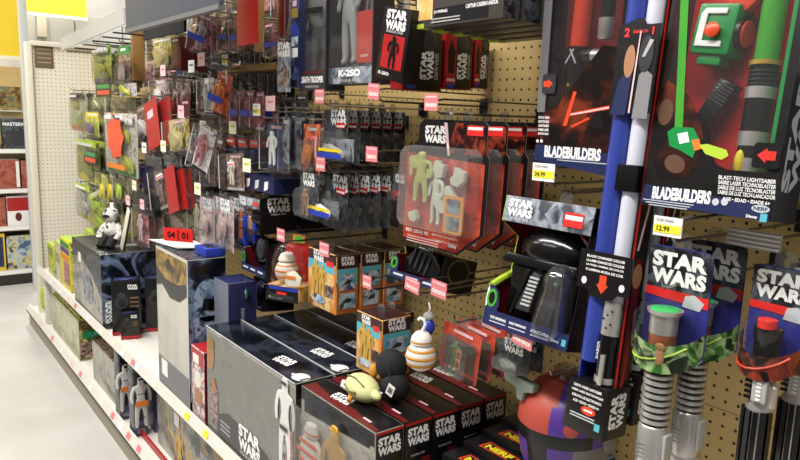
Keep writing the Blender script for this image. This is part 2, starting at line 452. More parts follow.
def pack(r, x, label, pal=A_ROGUE, n=1, dx=.03, kind='card', toy=None, tmat=GREY, lg=None, stick=None, band=None, roll=0, lean=0, yaw=0,
         cat='toy pack', name='blister_pack', tag_=None, tagt=None, head=None, hk=True, dep=None, grp=None, ty=0, bt=.62, wf=1):
    """one hanging pack (or a peg full of them) whose front fills the window r=(x0,y0,x1,y1) on the plane x"""
    x0, y0, x1, y1 = r
    o, w, h, _ = fit((x0, y1), (x1, y1), (x0, y0), x)
    w = abs(at(x0, (y0+y1)/2, x=x).y - at(x1, (y0+y1)/2, x=x).y)*.95*wf
    h = at((x0+x1)/2, y0, x=x).z - at((x0+x1)/2, y1, x=x).z
    o = Vector((x, at((x0+x1)/2, (y0+y1)/2, x=x).y, at((x0+x1)/2, y1, x=x).z))
    g = grp or ('peg of ' + label.split(',')[0] if n > 1 else None)
    d = dep or min(.028, w*.35)
    if kind == 'card': o.x -= d
    R = thing(name, label, cat, o, yaw, lean, roll, g)
    if kind == 'card':
        MB().prism(rrect(w, h, min(w, h)*.07), d, d+.0012, pal, plain('card_edge', (120, 116, 110), .6)).build('card', R, smooth=False)
        MB().frust((-w*.46, w*.46, h*.06, h*bt), (-w*.40, w*.40, h*.09, h*(bt-.04)), d, 0, CLRH, .15).build('blister', R, smooth=False)
        if toy == 'fig': figure(R, (0, d*.55, h*.09), h*(bt-.12), tmat, wide=min(1.2, w*.8/(h*(bt-.1)*.42)))
        elif toy == 'veh': vehicle(R, (0, d*.5, h*bt*.55), (w*.66, d*.6, h*bt*.5), tmat)
        else: lump(R, (0, d*.5, h*bt*.55), (w*.5, d*.7, h*bt*.6), tmat)
    elif kind == 'tube':
        MB().box(-w*.46, w*.46, d, d+.001, h*.01, h*.99, pal).build('card', R, smooth=False)
        MB().frust((-w*.5, w*.5, 0, h), (-w*.45, w*.45, h*.02, h*.97), d, 0, CLR, .08).build('blister', R, smooth=False)
        flat(R, 'film_edge', 'front', (-w*.455, -.0003, h*.5), rect(w*.05, h*.9), LGREY)  # light grey strip painted as a bright highlight along the film
        if toy == 'fig': figure(R, (0, d*.55, h*.14), h*.7, tmat, wide=min(1.3, w*.8/(h*.7*.42)))
        elif toy: lump(R, (0, d*.5, h*.4), (w*.6, d*.7, h*.5), tmat)
    elif kind == 'bag':
        MB().frust((-w*.5, w*.5, 0, h*.9), (-w*.36, w*.36, h*.08, h*.8), d*.7, 0, CLRG, .12).build('bag', R)
        MB().box(-w*.46, w*.46, d*.72, d*.72+.001, h*.03, h*.98, pal).build('insert_card', R, smooth=False)
        flat(R, 'header_card', 'front', (0, d*.4, h*.9), rect(w*.8, h*.16), random.choice([pal, LIME, A_OLIVE, A_WHITE, BLACK])); flat(R, 'foot_print', 'front', (0, d*.71, h*.1), rect(w*.8, h*.12), random.choice([ORNG, YELP, TAGW, GREENP, PURP]))
        for q in range(3):
            lump(R, (random.uniform(-.2, .2)*w, d*.5, h*(.22+.22*q)), (w*random.uniform(.3, .5), d*.5, h*.24), tmat if q % 2 == 0 else pal)
    elif kind == 'box':
        dd = dep or w*.5; dx = max(dx, dd+.004)
        MB().box(-w/2, w/2, 0, dd, 0, h, {'front': pal, 'all': head or BLACK}).build('carton', R, bevel=.0012)
    elif kind == 'plate':
        MB().prism(rrect(w, h, min(w, h)*.04), 0, .002, pal).build('card', R, smooth=False)
    if kind in ('card', 'tube', 'box', 'plate', 'bag'): tab(R, w, h, d if kind in ('card', 'tube') else .001)
    yf = d-.0006 if kind == 'card' else (-.0006 if kind != 'tube' else -.0004)
    if head and kind != 'box': flat(R, 'header_print', 'front', (0, yf if kind != 'bag' else d*.45-.0006, h*.88), rect(w*.86, h*.2), head)
    if h > .09 and kind != 'plate' and not lg:
        flat(R, 'title_print', 'front', (random.uniform(-.1, .1)*w, yf-.0004 if kind != 'tube' else d-.0006, h*.9), rect(w*random.uniform(.4, .7), h*.06), random.choice([INKW, SILV, PPINK, LGREY]) if not lg else BLACK)
        flat(R, 'foot_print', 'front', (0, yf-.0003 if kind not in ('tube', 'bag') else d-.0005, h*.05), rect(w*.84, h*.07), random.choice([BLACK, BLACK, DGREY, NAVY, LGREY]))
    if lg: logo(R, 'front', (0 if lg is True else lg*w, yf-.0006, h*.86), w*.62)
    if stick: flat(R, 'sticker', 'front', (w*.22, yf-.0008, h*.72), rect(w*.36, h*.1), stick); flat(R, 'sticker_stripe', 'front', (w*.22, yf-.0014, h*.705), rect(w*.32, h*.035), SIGNR if stick is not SIGNR else TAGW)
    if band: flat(R, 'printed_band', 'front', (0, (-.0008 if kind != 'card' else -.0008), h*.42), rect(w*.9, h*.15), band)
    if hk:
        zt = o.z + (h+.012)*math.cos(rad(lean))
        hook(o.y + ty*0, zt, x-.02 + (h*math.sin(rad(lean)) if lean else 0), 'hook holding the ' + label.replace(',', ''), tag_, tagt, ty=ty)
    stack(R, n, dx, label)
    return R, w, h
EXPO = .32; AMB = .22; LAMPS = [(-1.9, .5, 95), (-1.8, 2.8, 80), (-1.5, 5.4, 45), (-3.4, 2.6, 30), (-2.6, 5.6, 30), (.3, 7.4, 120)]
# ================================================================== the setting
FLOOR = art('vinyl_floor', [(184, 182, 175), (192, 190, 184), (199, 197, 191)], 2.2, .3, 5, busy=0)
struct(MB().box(-5, 1.5, -2, 9.6, -.05, 0, FLOOR).build('floor', smooth=False))
PEG = pegboard('tan_pegboard', (200, 172, 112), (40, 30, 20), 'Y')
PEGC = pegboard('cream_pegboard', (242, 238, 222), (128, 118, 96), 'X')
struct(MB().box(0, .02, -.6, 3.35, .1, 2.3, PEG).build('wall_right', smooth=False))
struct(MB().box(0, .02, 3.352, 5.0, .1, 1.86, PEG).build('wall_right_far', smooth=False))
struct(MB().box(-.44, 0.02, 5.0, 5.02, .1, 1.885, PEGC).build('wall_end', smooth=False))
OPP = art('opposite_shelves', [(30, 28, 30), (70, 60, 58), (120, 104, 92), (46, 50, 64), (150, 140, 124)], 5, .6, 5)
struct(MB().box(-2.75, -2.7, -1.8, 7.5, 0, 2.1, OPP).build('wall_left', smooth=False))
e = MB().box(-.47, -.436, 4.97, 5.04, .1, 1.905, CREAM)
struct(e.build('trim_1', bevel=.003)); struct(MB().box(-.436, .02, 4.97, 5.04, 1.885, 1.915, CREAM).build('trim_2', bevel=.003))
WALLM = art('painted_wall', [(214, 212, 204), (226, 224, 218), (234, 232, 226)], 1.5, .6, busy=0)
struct(MB().box(-5, 3, 9.5, 9.6, 0, 4.5, WALLM).build('wall_back', smooth=False))
pl = thing('hanging_notice', 'small brown notice plate on the cream end panel', 'notice', (at(44.5, 68, y=4.999).x, 4.998, at(44.5, 68, y=5).z), yaw=90)
MB().box(-.055, .055, -.003, 0, 0, .15, plain('brown_plate', (120, 104, 84), .4)).build('plate', pl, bevel=.001)
for k in range(4): flat(pl, 'notice_print', 'front', (0, -.0035, .035+.028*k), rect(.08, .008), plain('plate_print', (170, 156, 130), .5))
# yellow banners high up on the far side
YB = plain('banner_yellow', (236, 202, 40), .5)
b = thing('hanging_banner', 'wide yellow banner hanging above the far grey panels', 'banner', (0, 8.2, 2.46), yaw=90)
p0, p1 = at(27, 13, y=8.2), at(87, 18, y=8.2)
pose(b, Vector(((p0.x+p1.x)/2, 8.2, p1.z)), 90)
MB().box(-(p1.x-p0.x)/2, (p1.x-p0.x)/2, 0, .02, 0, .9, YB).build('banner_cloth', b, smooth=False)
MB().box(-(p1.x-p0.x)/2, (p1.x-p0.x)/2, -.006, .026, -.03, 0, CREAM).build('bottom_rail', b, smooth=False)
q0, q1 = at(26, 45, y=8.9), at(125, 30, y=8.9)
PANG = plain('grey_panel', (196, 196, 190), .5)
gp = MB().box(q0.x, q1.x+.6, 8.9, 9.0, 0, at(60, 14, y=8.9).z, PANG)
struct(gp.build('wall_far', smooth=False))
for k in range(5):
    x = q0.x + .25 + k*.27
    struct(MB().box(x-.006, x+.006, 8.893, 8.9, 1.7, 2.5, GREY if k % 2 else LGREY).build('trim_%d' % (4+k), smooth=False))
pp = at(42, 37, y=8.85); struct(MB().box(pp.x-.05, pp.x+.05, 8.82, 8.88, pp.z, pp.z+.32, CREAM).build('trim_3', bevel=.004))
pp = at(26, 72, y=6.1); pq = at(26, 2, y=6.1)
struct(MB().box(pp.x-.028, pp.x+.028, 6.1, 6.16, 0, 2.6, plain('grey_post', (206, 208, 204), .4)).build('trim_9', bevel=.004))

# far shelving with board games, its front across the aisle end
FY, FX0, FX1 = 6.4, -1.6, -.12
u = thing('game_shelf_unit', 'white shelving unit of board games across the aisle end', 'shelving unit', ((FX0+FX1)/2, FY, 0), yaw=90)
hw = (FX1-FX0)/2
MB().box(-hw, hw, 0, .45, 0, .1, plain('kick_black', (40, 38, 34), .5)).build('kick_plate', u, smooth=False)
MB().box(-hw, hw, .4, .45, .1, 1.83, pegboard('beige_pegboard', (226, 206, 160), (176, 150, 104), 'X')).build('back_board', u, smooth=False)
for z in (.125, .5, .815, 1.145, 1.39):
    if z > 1.3: continue
    s_ = MB().box(-hw, hw, -.01, .4, z-.035, z, WHITE).build('shelf_board', u, bevel=.003)
    flat(s_, 'price_strip', 'front', (0, -.0104, z-.017), rect(hw*1.98, .024), TAGW)
for sx in (-1, 1): MB().box(sx*hw-.012, sx*hw+.012, 0, .45, .1, 1.86, CREAM).build('side_post', u, smooth=False)
FX2 = at(25, 40, y=FY+.02).x; hs = (FX2-FX0)/2
yb = thing('header_sign', 'plain yellow header sign on top of the board game shelves', 'sign', ((FX0+FX2)/2, FY+.02, 1.866), yaw=90)
MB().box(-hs, hs, 0, .03, .03, .95, YB).build('sign_face', yb, smooth=False)
MB().box(-hs, hs, -.01, .04, 0, .03, CREAM).build('sign_rail', yb, smooth=False)
def game(px0, py0, px1, zt, z, mat, label, txt=None, dep=.22, side=BLACK, cat='board game box'):
    a, c = at(px0, py0, y=FY+.03), at(px1, py0, y=FY+.03)
    R = thing('board_game_box', label, cat, ((a.x+c.x)/2, FY+.03, z+.001), yaw=90, group='board games across the aisle end')
    w = c.x-a.x; h = zt-z
    MB().box(-w/2, w/2, 0, dep, 0, h, {'front': mat, 'all': side}).build('carton', R, bevel=.002)
    if txt: letters(R, txt, 'front', (0, -.001, h*.82), w*.94, mat=INKW)
    return R, w, h
game(-30, 148, 2, 1.39, 1.145, A_GAME, 'olive board game box cut by the picture edge on the top game shelf')
R, w, h = game(3, 148, 36, at(20, 119, y=FY).z, 1.145, A_ROGUE, 'black board game box with white title on the top game shelf', 'MASTERMIND')
flat(R, 'box_picture', 'front', (0, -.0008, h*.35), rect(w*.8, h*.5), DGREY)
pic = thing('picture_box', 'brown picture box standing high against the beige board', 'board game box', (at(10, 107, y=FY+.33).x, FY+.33, 1.46), yaw=90)
MB().box(-.085, .085, 0, .06, 0, .2, {'front': A_GAME, 'all': BROWN}).build('carton', pic, bevel=.002)
MB().box(-.1, .1, -.02, .06, -.012, 0, WHITE).build('display_ledge', pic, smooth=False)
RB = art('red_brown_game', [(150, 70, 54), (176, 100, 80), (130, 56, 44)], 12)
R, w, h = game(-4, 186, 20.5, at(10, 160, y=FY).z, .815, RB, 'red-brown game box with a white edge on the second game shelf', side=TAGW)
flat(R, 'white_edge', 'front', (w*.42, -.0008, h*.5), rect(w*.14, h*.9), TAGW)
game(22, 186, 37, at(30, 161, y=FY).z, .815, RB, 'narrow dark red game box at the right of the second game shelf', side=DRED)
R, w, h = game(-20, 224, 6.5, at(3, 198, y=FY).z, .5, RB, 'rust game box cut by the picture edge on the third game shelf')
R, w, h = game(8, 224, 30, at(20, 197, y=FY).z, .5, TAGW, 'white game box with a red top on the third game shelf', side=TAGW)
flat(R, 'red_top_print', 'front', (0, -.0008, h*.74), rect(w*.98, h*.46), RED); flat(R, 'game_emblem', 'front', (0, -.0009, h*.3), oval(w*.3, h*.3), DRED)
R, w, h = game(-16, 268, 6.5, at(3, 234, y=FY).z, .125, plain('game_yellow', (226, 196, 40), .4), 'yellow framed game box on the bottom game shelf')
flat(R, 'box_picture', 'front', (.0, -.0008, h*.5), rect(w*.84, h*.8), NAVY)
R, w, h = game(8, 268, 37, at(20, 236, y=FY).z, .125, A_BGAME, 'blue picture game box beside the yellow one on the bottom game shelf')

# ------------------------------------------------------------------ gondola: base deck and shelf
Y0, YB1, YS1 = -.6, 5.16, 4.72
gb = thing('base_deck_unit', 'white base deck of the toy gondola along the floor', 'base shelf', (-.52, (Y0+YB1)/2, 0))
L2 = (YB1-Y0)/2; c0 = (Y0+YB1)/2
MB().box(-L2, L2, .012, .5, 0, .098, plain('kick_grey', (150, 142, 124), .5)).build('kick_plate', gb, smooth=False)
MB().box(-L2, L2, -.004, .5, .098, .108, plain('bumper_black', (36, 33, 30), .5)).build('bumper_strip', gb, smooth=False)
MB().box(-L2, L2, .004, .515, .108, .12, WHITE).build('deck', gb, bevel=.002)
ps = MB().add([(-L2, -.003, .108), (L2, -.003, .108), (L2, .014, .146), (-L2, .014, .146), (-L2, .02, .108), (L2, .02, .108), (L2, .02, .146), (-L2, .02, .146)],
              [(0, 1, 2, 3), (4, 7, 6, 5), (3, 2, 6, 7), (0, 4, 5, 1), (0, 3, 7, 4), (1, 5, 6, 2)], WHITE).build('price_channel', gb, smooth=False)
def shelf_tag(parent, yw, mat, z0, slope, w=.045, h=.026):
    o = flat(parent, 'shelf_tag', 'front', (c0-yw, -.0005+slope[0]-.0012, z0), rect(w, h), mat); o.rotation_euler = (rad(90)-slope[1], 0, 0); return o
for yw, mt in ((4.7, PPINK), (4.35, PINK), (4.1, TAGW), (3.85, PPINK), (3.66, PINK), (3.45, TAGW), (3.25, YPALE), (3.06, PINK), (2.93, TAGW), (2.82, PINK), (2.68, PINK), (2.52, YPALE)):
    shelf_tag(ps, yw, mt, .127, (.006, math.atan2(.017, .038)))
for k in range(2): MB().box(-L2, L2, .06+.05*k, .064+.05*k, .12, .123, CREAM).build('deck_rib', gb, smooth=False)
rl = tag(MB().box(-.47, -.462, 1.9, 2.95, .123, .15, RED).build('divider_rail', smooth=False), 'red divider rail lying along the white base deck', 'divider')

Y1s = .25; L3 = (YS1-Y1s)/2; c1 = (YS1+Y1s)/2
sh = thing('gondola_shelf', 'long white shelf of the gondola under the boxed toys', 'shelf', (-.5205, c1, .4425))
MB().box(-L3, L3, .012, .5, .018, .036, WHITE).build('shelf_board', sh, bevel=.002)
pc = MB().add([(-L3, 0, .026), (L3, 0, .026), (L3, .012, .062), (-L3, .012, .062), (-L3, .016, .026), (L3, .016, .026), (L3, .016, .062), (-L3, .016, .062)],
              [(0, 1, 2, 3), (4, 7, 6, 5), (3, 2, 6, 7), (0, 4, 5, 1), (0, 3, 7, 4), (1, 5, 6, 2)], WHITE).build('price_channel', sh, smooth=False)
for k in range(3): MB().box(-L3, L3, .03+.035*k, .034+.035*k, .036, .039, CREAM).build('shelf_rib', sh, smooth=False)
for yw, mt in ((4.55, PPINK), (4.3, TAGW), (4.05, TAGW), (3.86, PPINK), (3.7, PINK), (3.45, TAGW), (3.2, YPALE), (3.0, YPALE), (2.86, TAGW), (2.72, PINK), (2.66, TAGW), (2.45, YPALE), (2.12, YELL), (1.96, YELL), (1.6, TAGW)):
    o = flat(pc, 'shelf_tag', 'front', (c1-yw, .0045, .044), rect(.04, .022), mt); o.rotation_euler = (rad(90)-math.atan2(.012, .036), 0, 0)
for yw in (4.66, 3.62, 2.435, 1.03):
    MB().prism([(0, 0), (.3, 0), (.3, -.09)], -.01, .01, CREAM).build('shelf_bracket', sh, (c1-yw, .49, .02), (0, 0, rad(-90)), smooth=False)

# header sign over the aisle edge and the clear rail that carries its hooks
s0 = at(126, 32, x=-.6)
sg = thing('category_sign', 'grey glossy header sign hanging over the gondola edge', 'sign', (-.6, s0.y-.38, s0.z+.004))
MB().box(-.38, .38, 0, .012, 0, .42, plain('sign_grey', (84, 88, 96), .55)).build('sign_face', sg, bevel=.002)
MB().box(-.38, .38, -.003, .016, -.008, .004, GREY).build('sign_channel', sg, smooth=False)
for k in (-.3, .3): MB().tube([(k, .006, .4), (k, .006, .9)], .004, STEEL).build('hanger_rod', sg)
r0, r1 = at(62, 48, x=-.45), at(125, 21, x=-.45)
rl = thing('label_rail', 'clear label rail on the ends of the top hooks at the far end', 'label rail', (-.45, (r0.y+r1.y)/2, (r0.z+r1.z)/2))
ll = (r0.y-r1.y)/2
MB().box(-ll, ll, -.004, .004, -.012, .05, clear('rail_frost', (230, 232, 236), .06, .35, .2)).build('rail_strip', rl, rot=(0, math.atan2(r0.z-r1.z, 2*ll), 0), smooth=False)
for k in range(7):
    y = r0.y - .06 - k*(2*ll-.1)/6; z = r0.z + (r1.z-r0.z)*(r0.y-y)/(2*ll) - .02
    hk = thing('peg_hook', 'long bare top hook, number %s along the clear rail' % ('one two three four five six seven'.split()[k]), 'display hook', (0, y, z), group='long hooks under the clear rail')
    MB().tube([(0, 0, 0), (0, -.44, 0)], .004, DSTEEL if k % 2 else STEEL, 6).build('hook_rod', hk)
    MB().box(-.01, .01, -.004, 0, -.025, .025, DSTEEL).build('hook_plate', hk, bevel=.001)
a = at(138, 60, x=-.29)
bx0, bx1 = at(132, 60, y=a.y).x, at(144, 60, y=a.y).x
struct(MB().box(bx0, bx1, a.y-.012, a.y+.012, at(138, 81, x=-.29).z, at(138, 31, x=-.29).z, BROWN).build('partition', bevel=.003))
# ================================================================== far end hooks: green and clear bags
P = pack
P((88, 46, 108, 84), -.34, 'yellow-green toy bag with a green header under the top hooks', A_YGRN, 3, .06, 'bag', tmat=A_OLIVE, head=GREENP, lg=None, cat='toy bag', name='toy_bag')
P((108, 48, 117, 80), -.30, 'narrow green and brown pack beside the yellow-green bags', A_GREEN, 2, .05, 'tube', 'fig', A_OLIVE)
P((118, 45, 131, 88), -.32, 'green topped pack with a pink toy by the brown partition', A_BROWN, 2, .05, 'card', None, A_PINKW, head=GREENP)
R, w, h = P((95, 82, 111, 97), -.39, 'small black header card with green and red bars at the far end', BLACK, 1, kind='plate', hk=True, cat='toy card', name='toy_card')
flat(R, 'green_bar', 'front', (0, -.0006, h*.7), rect(w*.8, h*.26), GREENP); flat(R, 'red_bar', 'front', (0, -.0006, h*.3), rect(w*.8, h*.26), ORRED)
P((112, 83, 131, 96), -.36, 'pale clear label pack under the green topped pack', A_WHITE, 1, kind='tube', toy='l', tmat=A_YGRN)
P((66, 92, 84, 131), -.27, 'clear bag with small green figures nearest the cream end panel', A_PALE, 2, .05, 'bag', tmat=A_GREEN, cat='toy bag', name='toy_bag')
P((86, 96, 101, 112), -.33, 'olive clamshell hanging above the yellow and purple card', A_OLIVE, 3, .05, 'tube', 'l', A_OLIVE)
P((103, 97, 131, 112), -.33, 'wide olive clamshell row under the pale label pack', A_OLIVE, 4, .04, 'tube', 'l', A_BROWN)
P((85, 112, 99, 137), -.34, 'yellow and purple card left of the orange disc bag', A_YGRN, 2, .05, 'card', None, PURP, head=YELP)
R, w, h = P((98, 112, 134, 176), -.40, 'large clear bag with an orange star label and yellow-green toys', A_WHITE, 1, kind='bag', tmat=A_YGRN, cat='toy bag', name='toy_bag')
flat(R, 'orange_label', 'front', (-.0, -.004, h*.62), [(.5*w*.5*(1 if k % 2 == 0 else .8)*math.cos(k*math.pi/7), w*.2*(1 if k % 2 == 0 else .8)*math.sin(k*math.pi/7)) for k in range(14)], ORRED)
flat(R, 'orange_base_label', 'front', (0, -.004, h*.16), rect(w*.5, h*.08), ORNG); flat(R, 'white_title', 'front', (-.02, -.004, h*.92), rect(w*.5, h*.06), TAGW)
R, w, h = P((72, 140, 97, 182), -.30, 'green and orange headed bag below the pale green bag', A_GREEN, 2, .05, 'bag', tmat=A_OLIVE, cat='toy bag', name='toy_bag')
flat(R, 'black_label', 'front', (w*.25, -.002, h*.62), rect(w*.5, h*.3), BLACK); flat(R, 'green_bar', 'front', (w*.25, -.003, h*.70), rect(w*.4, h*.09), GREENP); flat(R, 'red_bar', 'front', (w*.25, -.003, h*.57), rect(w*.4, h*.09), ORRED)
P((95.5, 174, 103, 203), -.37, 'first of the yellow-green tube packs below the orange star bag', A_YGRN, 1, kind='tube', toy='l', tmat=YELP)
P((104, 174, 111, 203), -.37, 'second of the yellow-green tube packs below the orange star bag', A_OLIVE, 1, kind='tube', toy='l', tmat=YELP)
P((112, 174, 120, 203), -.37, 'third of the yellow-green tube packs below the orange star bag', A_OLIVE, 1, kind='tube', toy='l', tmat=LIME)
P((73, 184, 90, 220), -.28, 'clear white bag low on the far hooks', A_WHITE, 2, .05, 'bag', tmat=LGREY, cat='toy bag', name='toy_bag')
P((87, 190, 108, 232), -.33, 'tilted yellow-green bag above the far shelf boxes', A_YGRN, 2, .05, 'bag', tmat=LIME, roll=-14, cat='toy bag', name='toy_bag')
P((104, 196, 118, 216), -.33, 'small grey clear pack beside the tilted yellow-green bag', A_OLIVE, 2, .04, 'tube', 'l', GREY)
P((130, 104, 147, 147), -.33, 'brown and white clear pack tilted beside the tall red card', A_BROWN, 3, .035, 'tube', 'l', A_WHITE, roll=-8)
P((127, 163, 138, 200), -.36, 'pinkish clear pack under the brown and white packs', A_PINKW, 2, .04, 'tube', 'l', A_PINKW)
P((138, 164, 146, 188), -.34, 'small blue and red pack left of the tall red cards', BLUE, 2, .04, 'card', None, RED)
P((112, 180, 127, 206), -.28, 'dull green clear pack behind the tube packs', A_OLIVE, 2, .05, 'tube', 'l', A_OLIVE)
P((77, 108, 92, 140), -.11, 'grey clear bag behind the green figure bags', A_OLIVE, 2, .05, 'bag', tmat=GREY, cat='toy bag', name='toy_bag')
P((110, 60, 130, 92), -.18, 'dark green pack deep behind the green topped pack', A_GREEN, 2, .05, 'card', None, A_OLIVE)
P((92, 150, 112, 178), -.10, 'grey-green bag deep behind the orange star bag', A_OLIVE, 2, .05, 'bag', tmat=A_OLIVE, cat='toy bag', name='toy_bag')

# white soft toy and white pennant at the far shelf end
o = at(113, 246, z=.8385)
R = thing('plush_toy', 'white plush figure sitting above the black far shelf box', 'plush toy', o, yaw=35)
R.scale = (.85, .85, .82); PLMIX = art('white_black_plush', [(40, 40, 44), (226, 222, 214), (236, 232, 226), (200, 196, 190), (60, 60, 62)], 30, .8)
s = MB().ell((0, 0, .105), (.05, .045, .055), PLMIX).ell((0, -.005, .19), (.045, .042, .045), PLMIX)
s.build('plush_body', R)
for sx in (-1, 1):
    MB().tube([(sx*.04, 0, .13), (sx*.065, -.02, .08), (sx*.06, -.04, .05)], [.018, .02, .018], PLMIX).build('plush_arm', R)
    MB().tube([(sx*.025, -.01, .06), (sx*.03, -.05, .03), (sx*.03, -.07, .005)], [.025, .024, .024], PLBLACK).build('plush_leg', R)
flat(R, 'face_patch', 'front', (0, -.0485, .185), oval(.05, .02), PLBLACK)
MB().box(-.012, .012, 0, .01, .225, .26, TAGW).build('hang_loop', R, smooth=False)
a = at(121, 249, z=.8385); c = at(128, 209, x=a.x)
R = thing('pennant', 'long white pennant leaning beside the white plush figure', 'pennant', a, roll=-math.degrees(math.atan2(a.y-c.y, c.z-a.z))*-1)
MB().prism([(-.022, 0), (.022, 0), (.026, (c-a).length), (-.014, (c-a).length)], 0, .006, CREAMT).build('pennant_cloth', R, bevel=.001)
MB().tube([(.03, .004, 0), (.03, .004, (c-a).length*1.12)], .004, BLACK).build('pennant_stick', R)

# ================================================================== the middle-left block of hooks
P((144, 36, 170, 69), -.36, 'clear pack with yellow and white art beside the brown partition', A_YART, 2, .04, 'tube', 'l', A_YART, dep=.03)
P((171, 37, 181, 70), -.35, 'dark red box under the grey header sign', DRED, 2, .05, 'box', head=DRED)
R, w, h = P((183, 12, 203, 54), -.42, 'tilted red and blue clear pack under the grey sign', A_MAROON, 1, kind='tube', toy='fig', tmat=LGREY, roll=17, yaw=15, band=BLUE, wf=.62)
for k, (x0, x1, y0, y1) in enumerate(((204, 214, 20, 57), (216.5, 227, 16, 52), (228, 238, 18, 52))):
    P((x0, y0, x1, y1), -.36, 'maroon clear pack with blue band, %s left of the plain red panel' % ('third', 'second', 'first')[k], A_MAROON, 3, .05, 'tube', 'fig', A_BROWN, band=BLUE)
a, c = at(237, 46, x=-.40), at(256, -12, x=-.40)
R = thing('hanging_placard', 'plain bright red panel hanging at the top beside the tan partition', 'red panel', ((a.x), (a.y+at(256.5, 46, x=-.4).y)/2, a.z))
wd = (a.y-at(256.5, 46, x=-.4).y)
MB().box(-wd/2, wd/2, 0, .006, 0, .36, SIGNR).build('panel_card', R, bevel=.001)
MB().box(-wd*.2, wd*.2, -.001, .007, .345, .38, CLRH).build('hang_strip', R, smooth=False)
hook(R.location.y, R.location.z+.365, -.41, 'steel display hook carrying the plain red panel')
ya = at(259, 30, x=-.3).y; struct(MB().box(at(256, 30, y=ya).x, at(262.5, 30, y=ya).x, ya-.012, ya+.012, at(259, 52, x=-.3).z, 2.1, plain('tan_board', (196, 168, 116), .5)).build('partition_2', smooth=False))
P((262.5, 26, 277, 58), -.34, 'brown clear pack with blue band right of the plain red panel', A_BROWN, 3, .05, 'tube', 'fig', A_MAROON, band=BLUE)
for k in range(7):
    P((200+10.8*k, 47+.3*k, 210+10.8*k, 63+.4*k), -.30, 'dark low clamshell, %s in the row under the red panel' % ORD[k].replace('front', 'first'), A_ROGUE, 1, kind='tube', toy='l', tmat=BLACK, grp='dark clamshells under the red panel', hk=k % 2 == 0)
o = at(222, 73, x=-.31); c = at(276, 75, x=-.31)
R = thing('cardboard_strip', 'yellow-tan cardboard strip above the black figure packs', 'cardboard strip', (-.31, (o.y+c.y)/2, o.z))
MB().box(-(o.y-c.y)/2, (o.y-c.y)/2, 0, .1, 0, .02, plain('tan_card', (128, 98, 46), .6)).build('strip_card', R, bevel=.001)
MB().box(-.01, .01, .03, .04, .018, .05, CLRH).build('hang_tab', R, smooth=False)
for k in range(6):
    P((221+9.2*k, 70+.5*k, 229.5+9.2*k, 93+.6*k), -.28, 'black figure pack, %s along the row below the tan strip' % ORD[k].replace('front', 'first'), A_ROGUE, 2, .05, 'tube', 'fig', BLACK, grp='black figure packs below the tan strip', hk=k % 3 == 1, tag_='price' if k == 1 else None, tagt='9.99')
for k in range(4):
    P((219+10*k, 88+.8*k, 228.5+10*k, 129+.5*k), -.33, 'maroon card with wide blue band, %s in the row of four' % ORD[k].replace('front', 'first'), A_MAROON, 2, .05, 'tube', 'fig', A_MAROON, band=BLUE, grp='maroon cards with blue bands', hk=k % 2 == 1, tag_='yel' if k == 1 else None)
R, w, h = P((205, 71, 219, 117), -.40, 'tilted orange pack with dark blue band left of the maroon row', A_ORANGE, 1, kind='tube', toy='fig', tmat=ORNG, roll=14, yaw=12, wf=.8, band=BLUE, tag_='pale')
P((196, 77, 207, 115), -.36, 'white and blue pack beside the tilted orange pack', A_WHITE, 2, .04, 'tube', 'fig', LGREY, tag_='white')
P((148, 79, 160, 107), -.36, 'white and red clear pack left of three brown packs', A_PINKW, 2, .04, 'tube', 'l', A_WHITE)
for k in range(3):
    P((160.5+8*k, 79+k, 168+8*k, 106), -.34, 'brown clear pack, %s after the white and red one' % ORD[k].replace('front', 'first'), A_BROWN, 2, .04, 'tube', 'l', A_BROWN, tag_='pale' if k == 1 else None)
R, w, h = P((146, 99, 162, 148), -.38, 'tall plain red card, leftmost of the bright red ones', RED, 1, kind='plate', roll=-14, wf=.85, cat='toy card', name='toy_card')
flat(R, 'sticker', 'front', (-w*.05, -.0006, h*.72), rect(w*.45, h*.16), PPINK)
P((160, 98, 174, 146), -.36, 'darker red card just behind the tall plain red card', plain('mid_red_card', (150, 24, 26), .35), 2, .03, 'plate', roll=-13, cat='toy card', name='toy_card')
P((174, 96, 190, 120), -.33, 'short deep red card with a white sticker beside the red cards', DRED, 2, .04, 'plate', stick=TAGW, cat='toy card', name='toy_card')
P((161, 118, 184, 154), -.39, 'clear pack with bright yellow streaks below the deep red card', A_YART, 1, kind='tube', toy='l', tmat=A_YART, roll=-6)
R, w, h = P((182, 122, 201, 172), -.42, 'tilted white and maroon clear pack before the brown pair', A_WHITE, 1, kind='tube', toy='fig', tmat=A_MAROON, roll=21, yaw=16, wf=.58, tag_='pale')
for k in range(2):
    P((199+9.5*k, 137, 208+9.5*k, 187), -.34, 'tall brown clear pack, %s of the pair below the orange pack' % ('left', 'right')[k], A_BROWN, 3, .04, 'tube', 'fig', A_BROWN, tag_='yel' if k == 1 else None)
for k in range(3):
    P((226+11.5*k, 137+k, 236+11.5*k, 176+k), -.30, 'navy card with orange header, %s of three' % ORD[k].replace('front', 'first'), A_NAVY, 2, .04, 'card', None, A_NAVY, head=ORRED, hk=k == 1, tag_='yel' if k == 1 else None)
P((218, 153, 237.5, 191), -.38, 'clear pack with a white and brown figure before the navy cards', A_BROWN, 1, kind='tube', toy='fig', tmat=CREAMT, roll=-4, stick=TAGW)
o = at(257, 191, x=-.34); w = (at(241, 190, x=-.34).y-at(273, 190, x=-.34).y); h = at(257, 176, x=-.34).z-o.z
R = thing('navy_box', 'long navy box with three white emblems below the navy cards', 'toy box', o)
MB().box(-w/2, w/2, 0, .1, 0, h, NAVY).build('carton', R, bevel=.0015)
for k in (-1, 0, 1): flat(R, 'white_emblem', 'front', (k*w*.28, -.0006, h*.45), [(-.014, -.016), (.010, -.010), (.016, .016), (-.010, .012)], INKW)
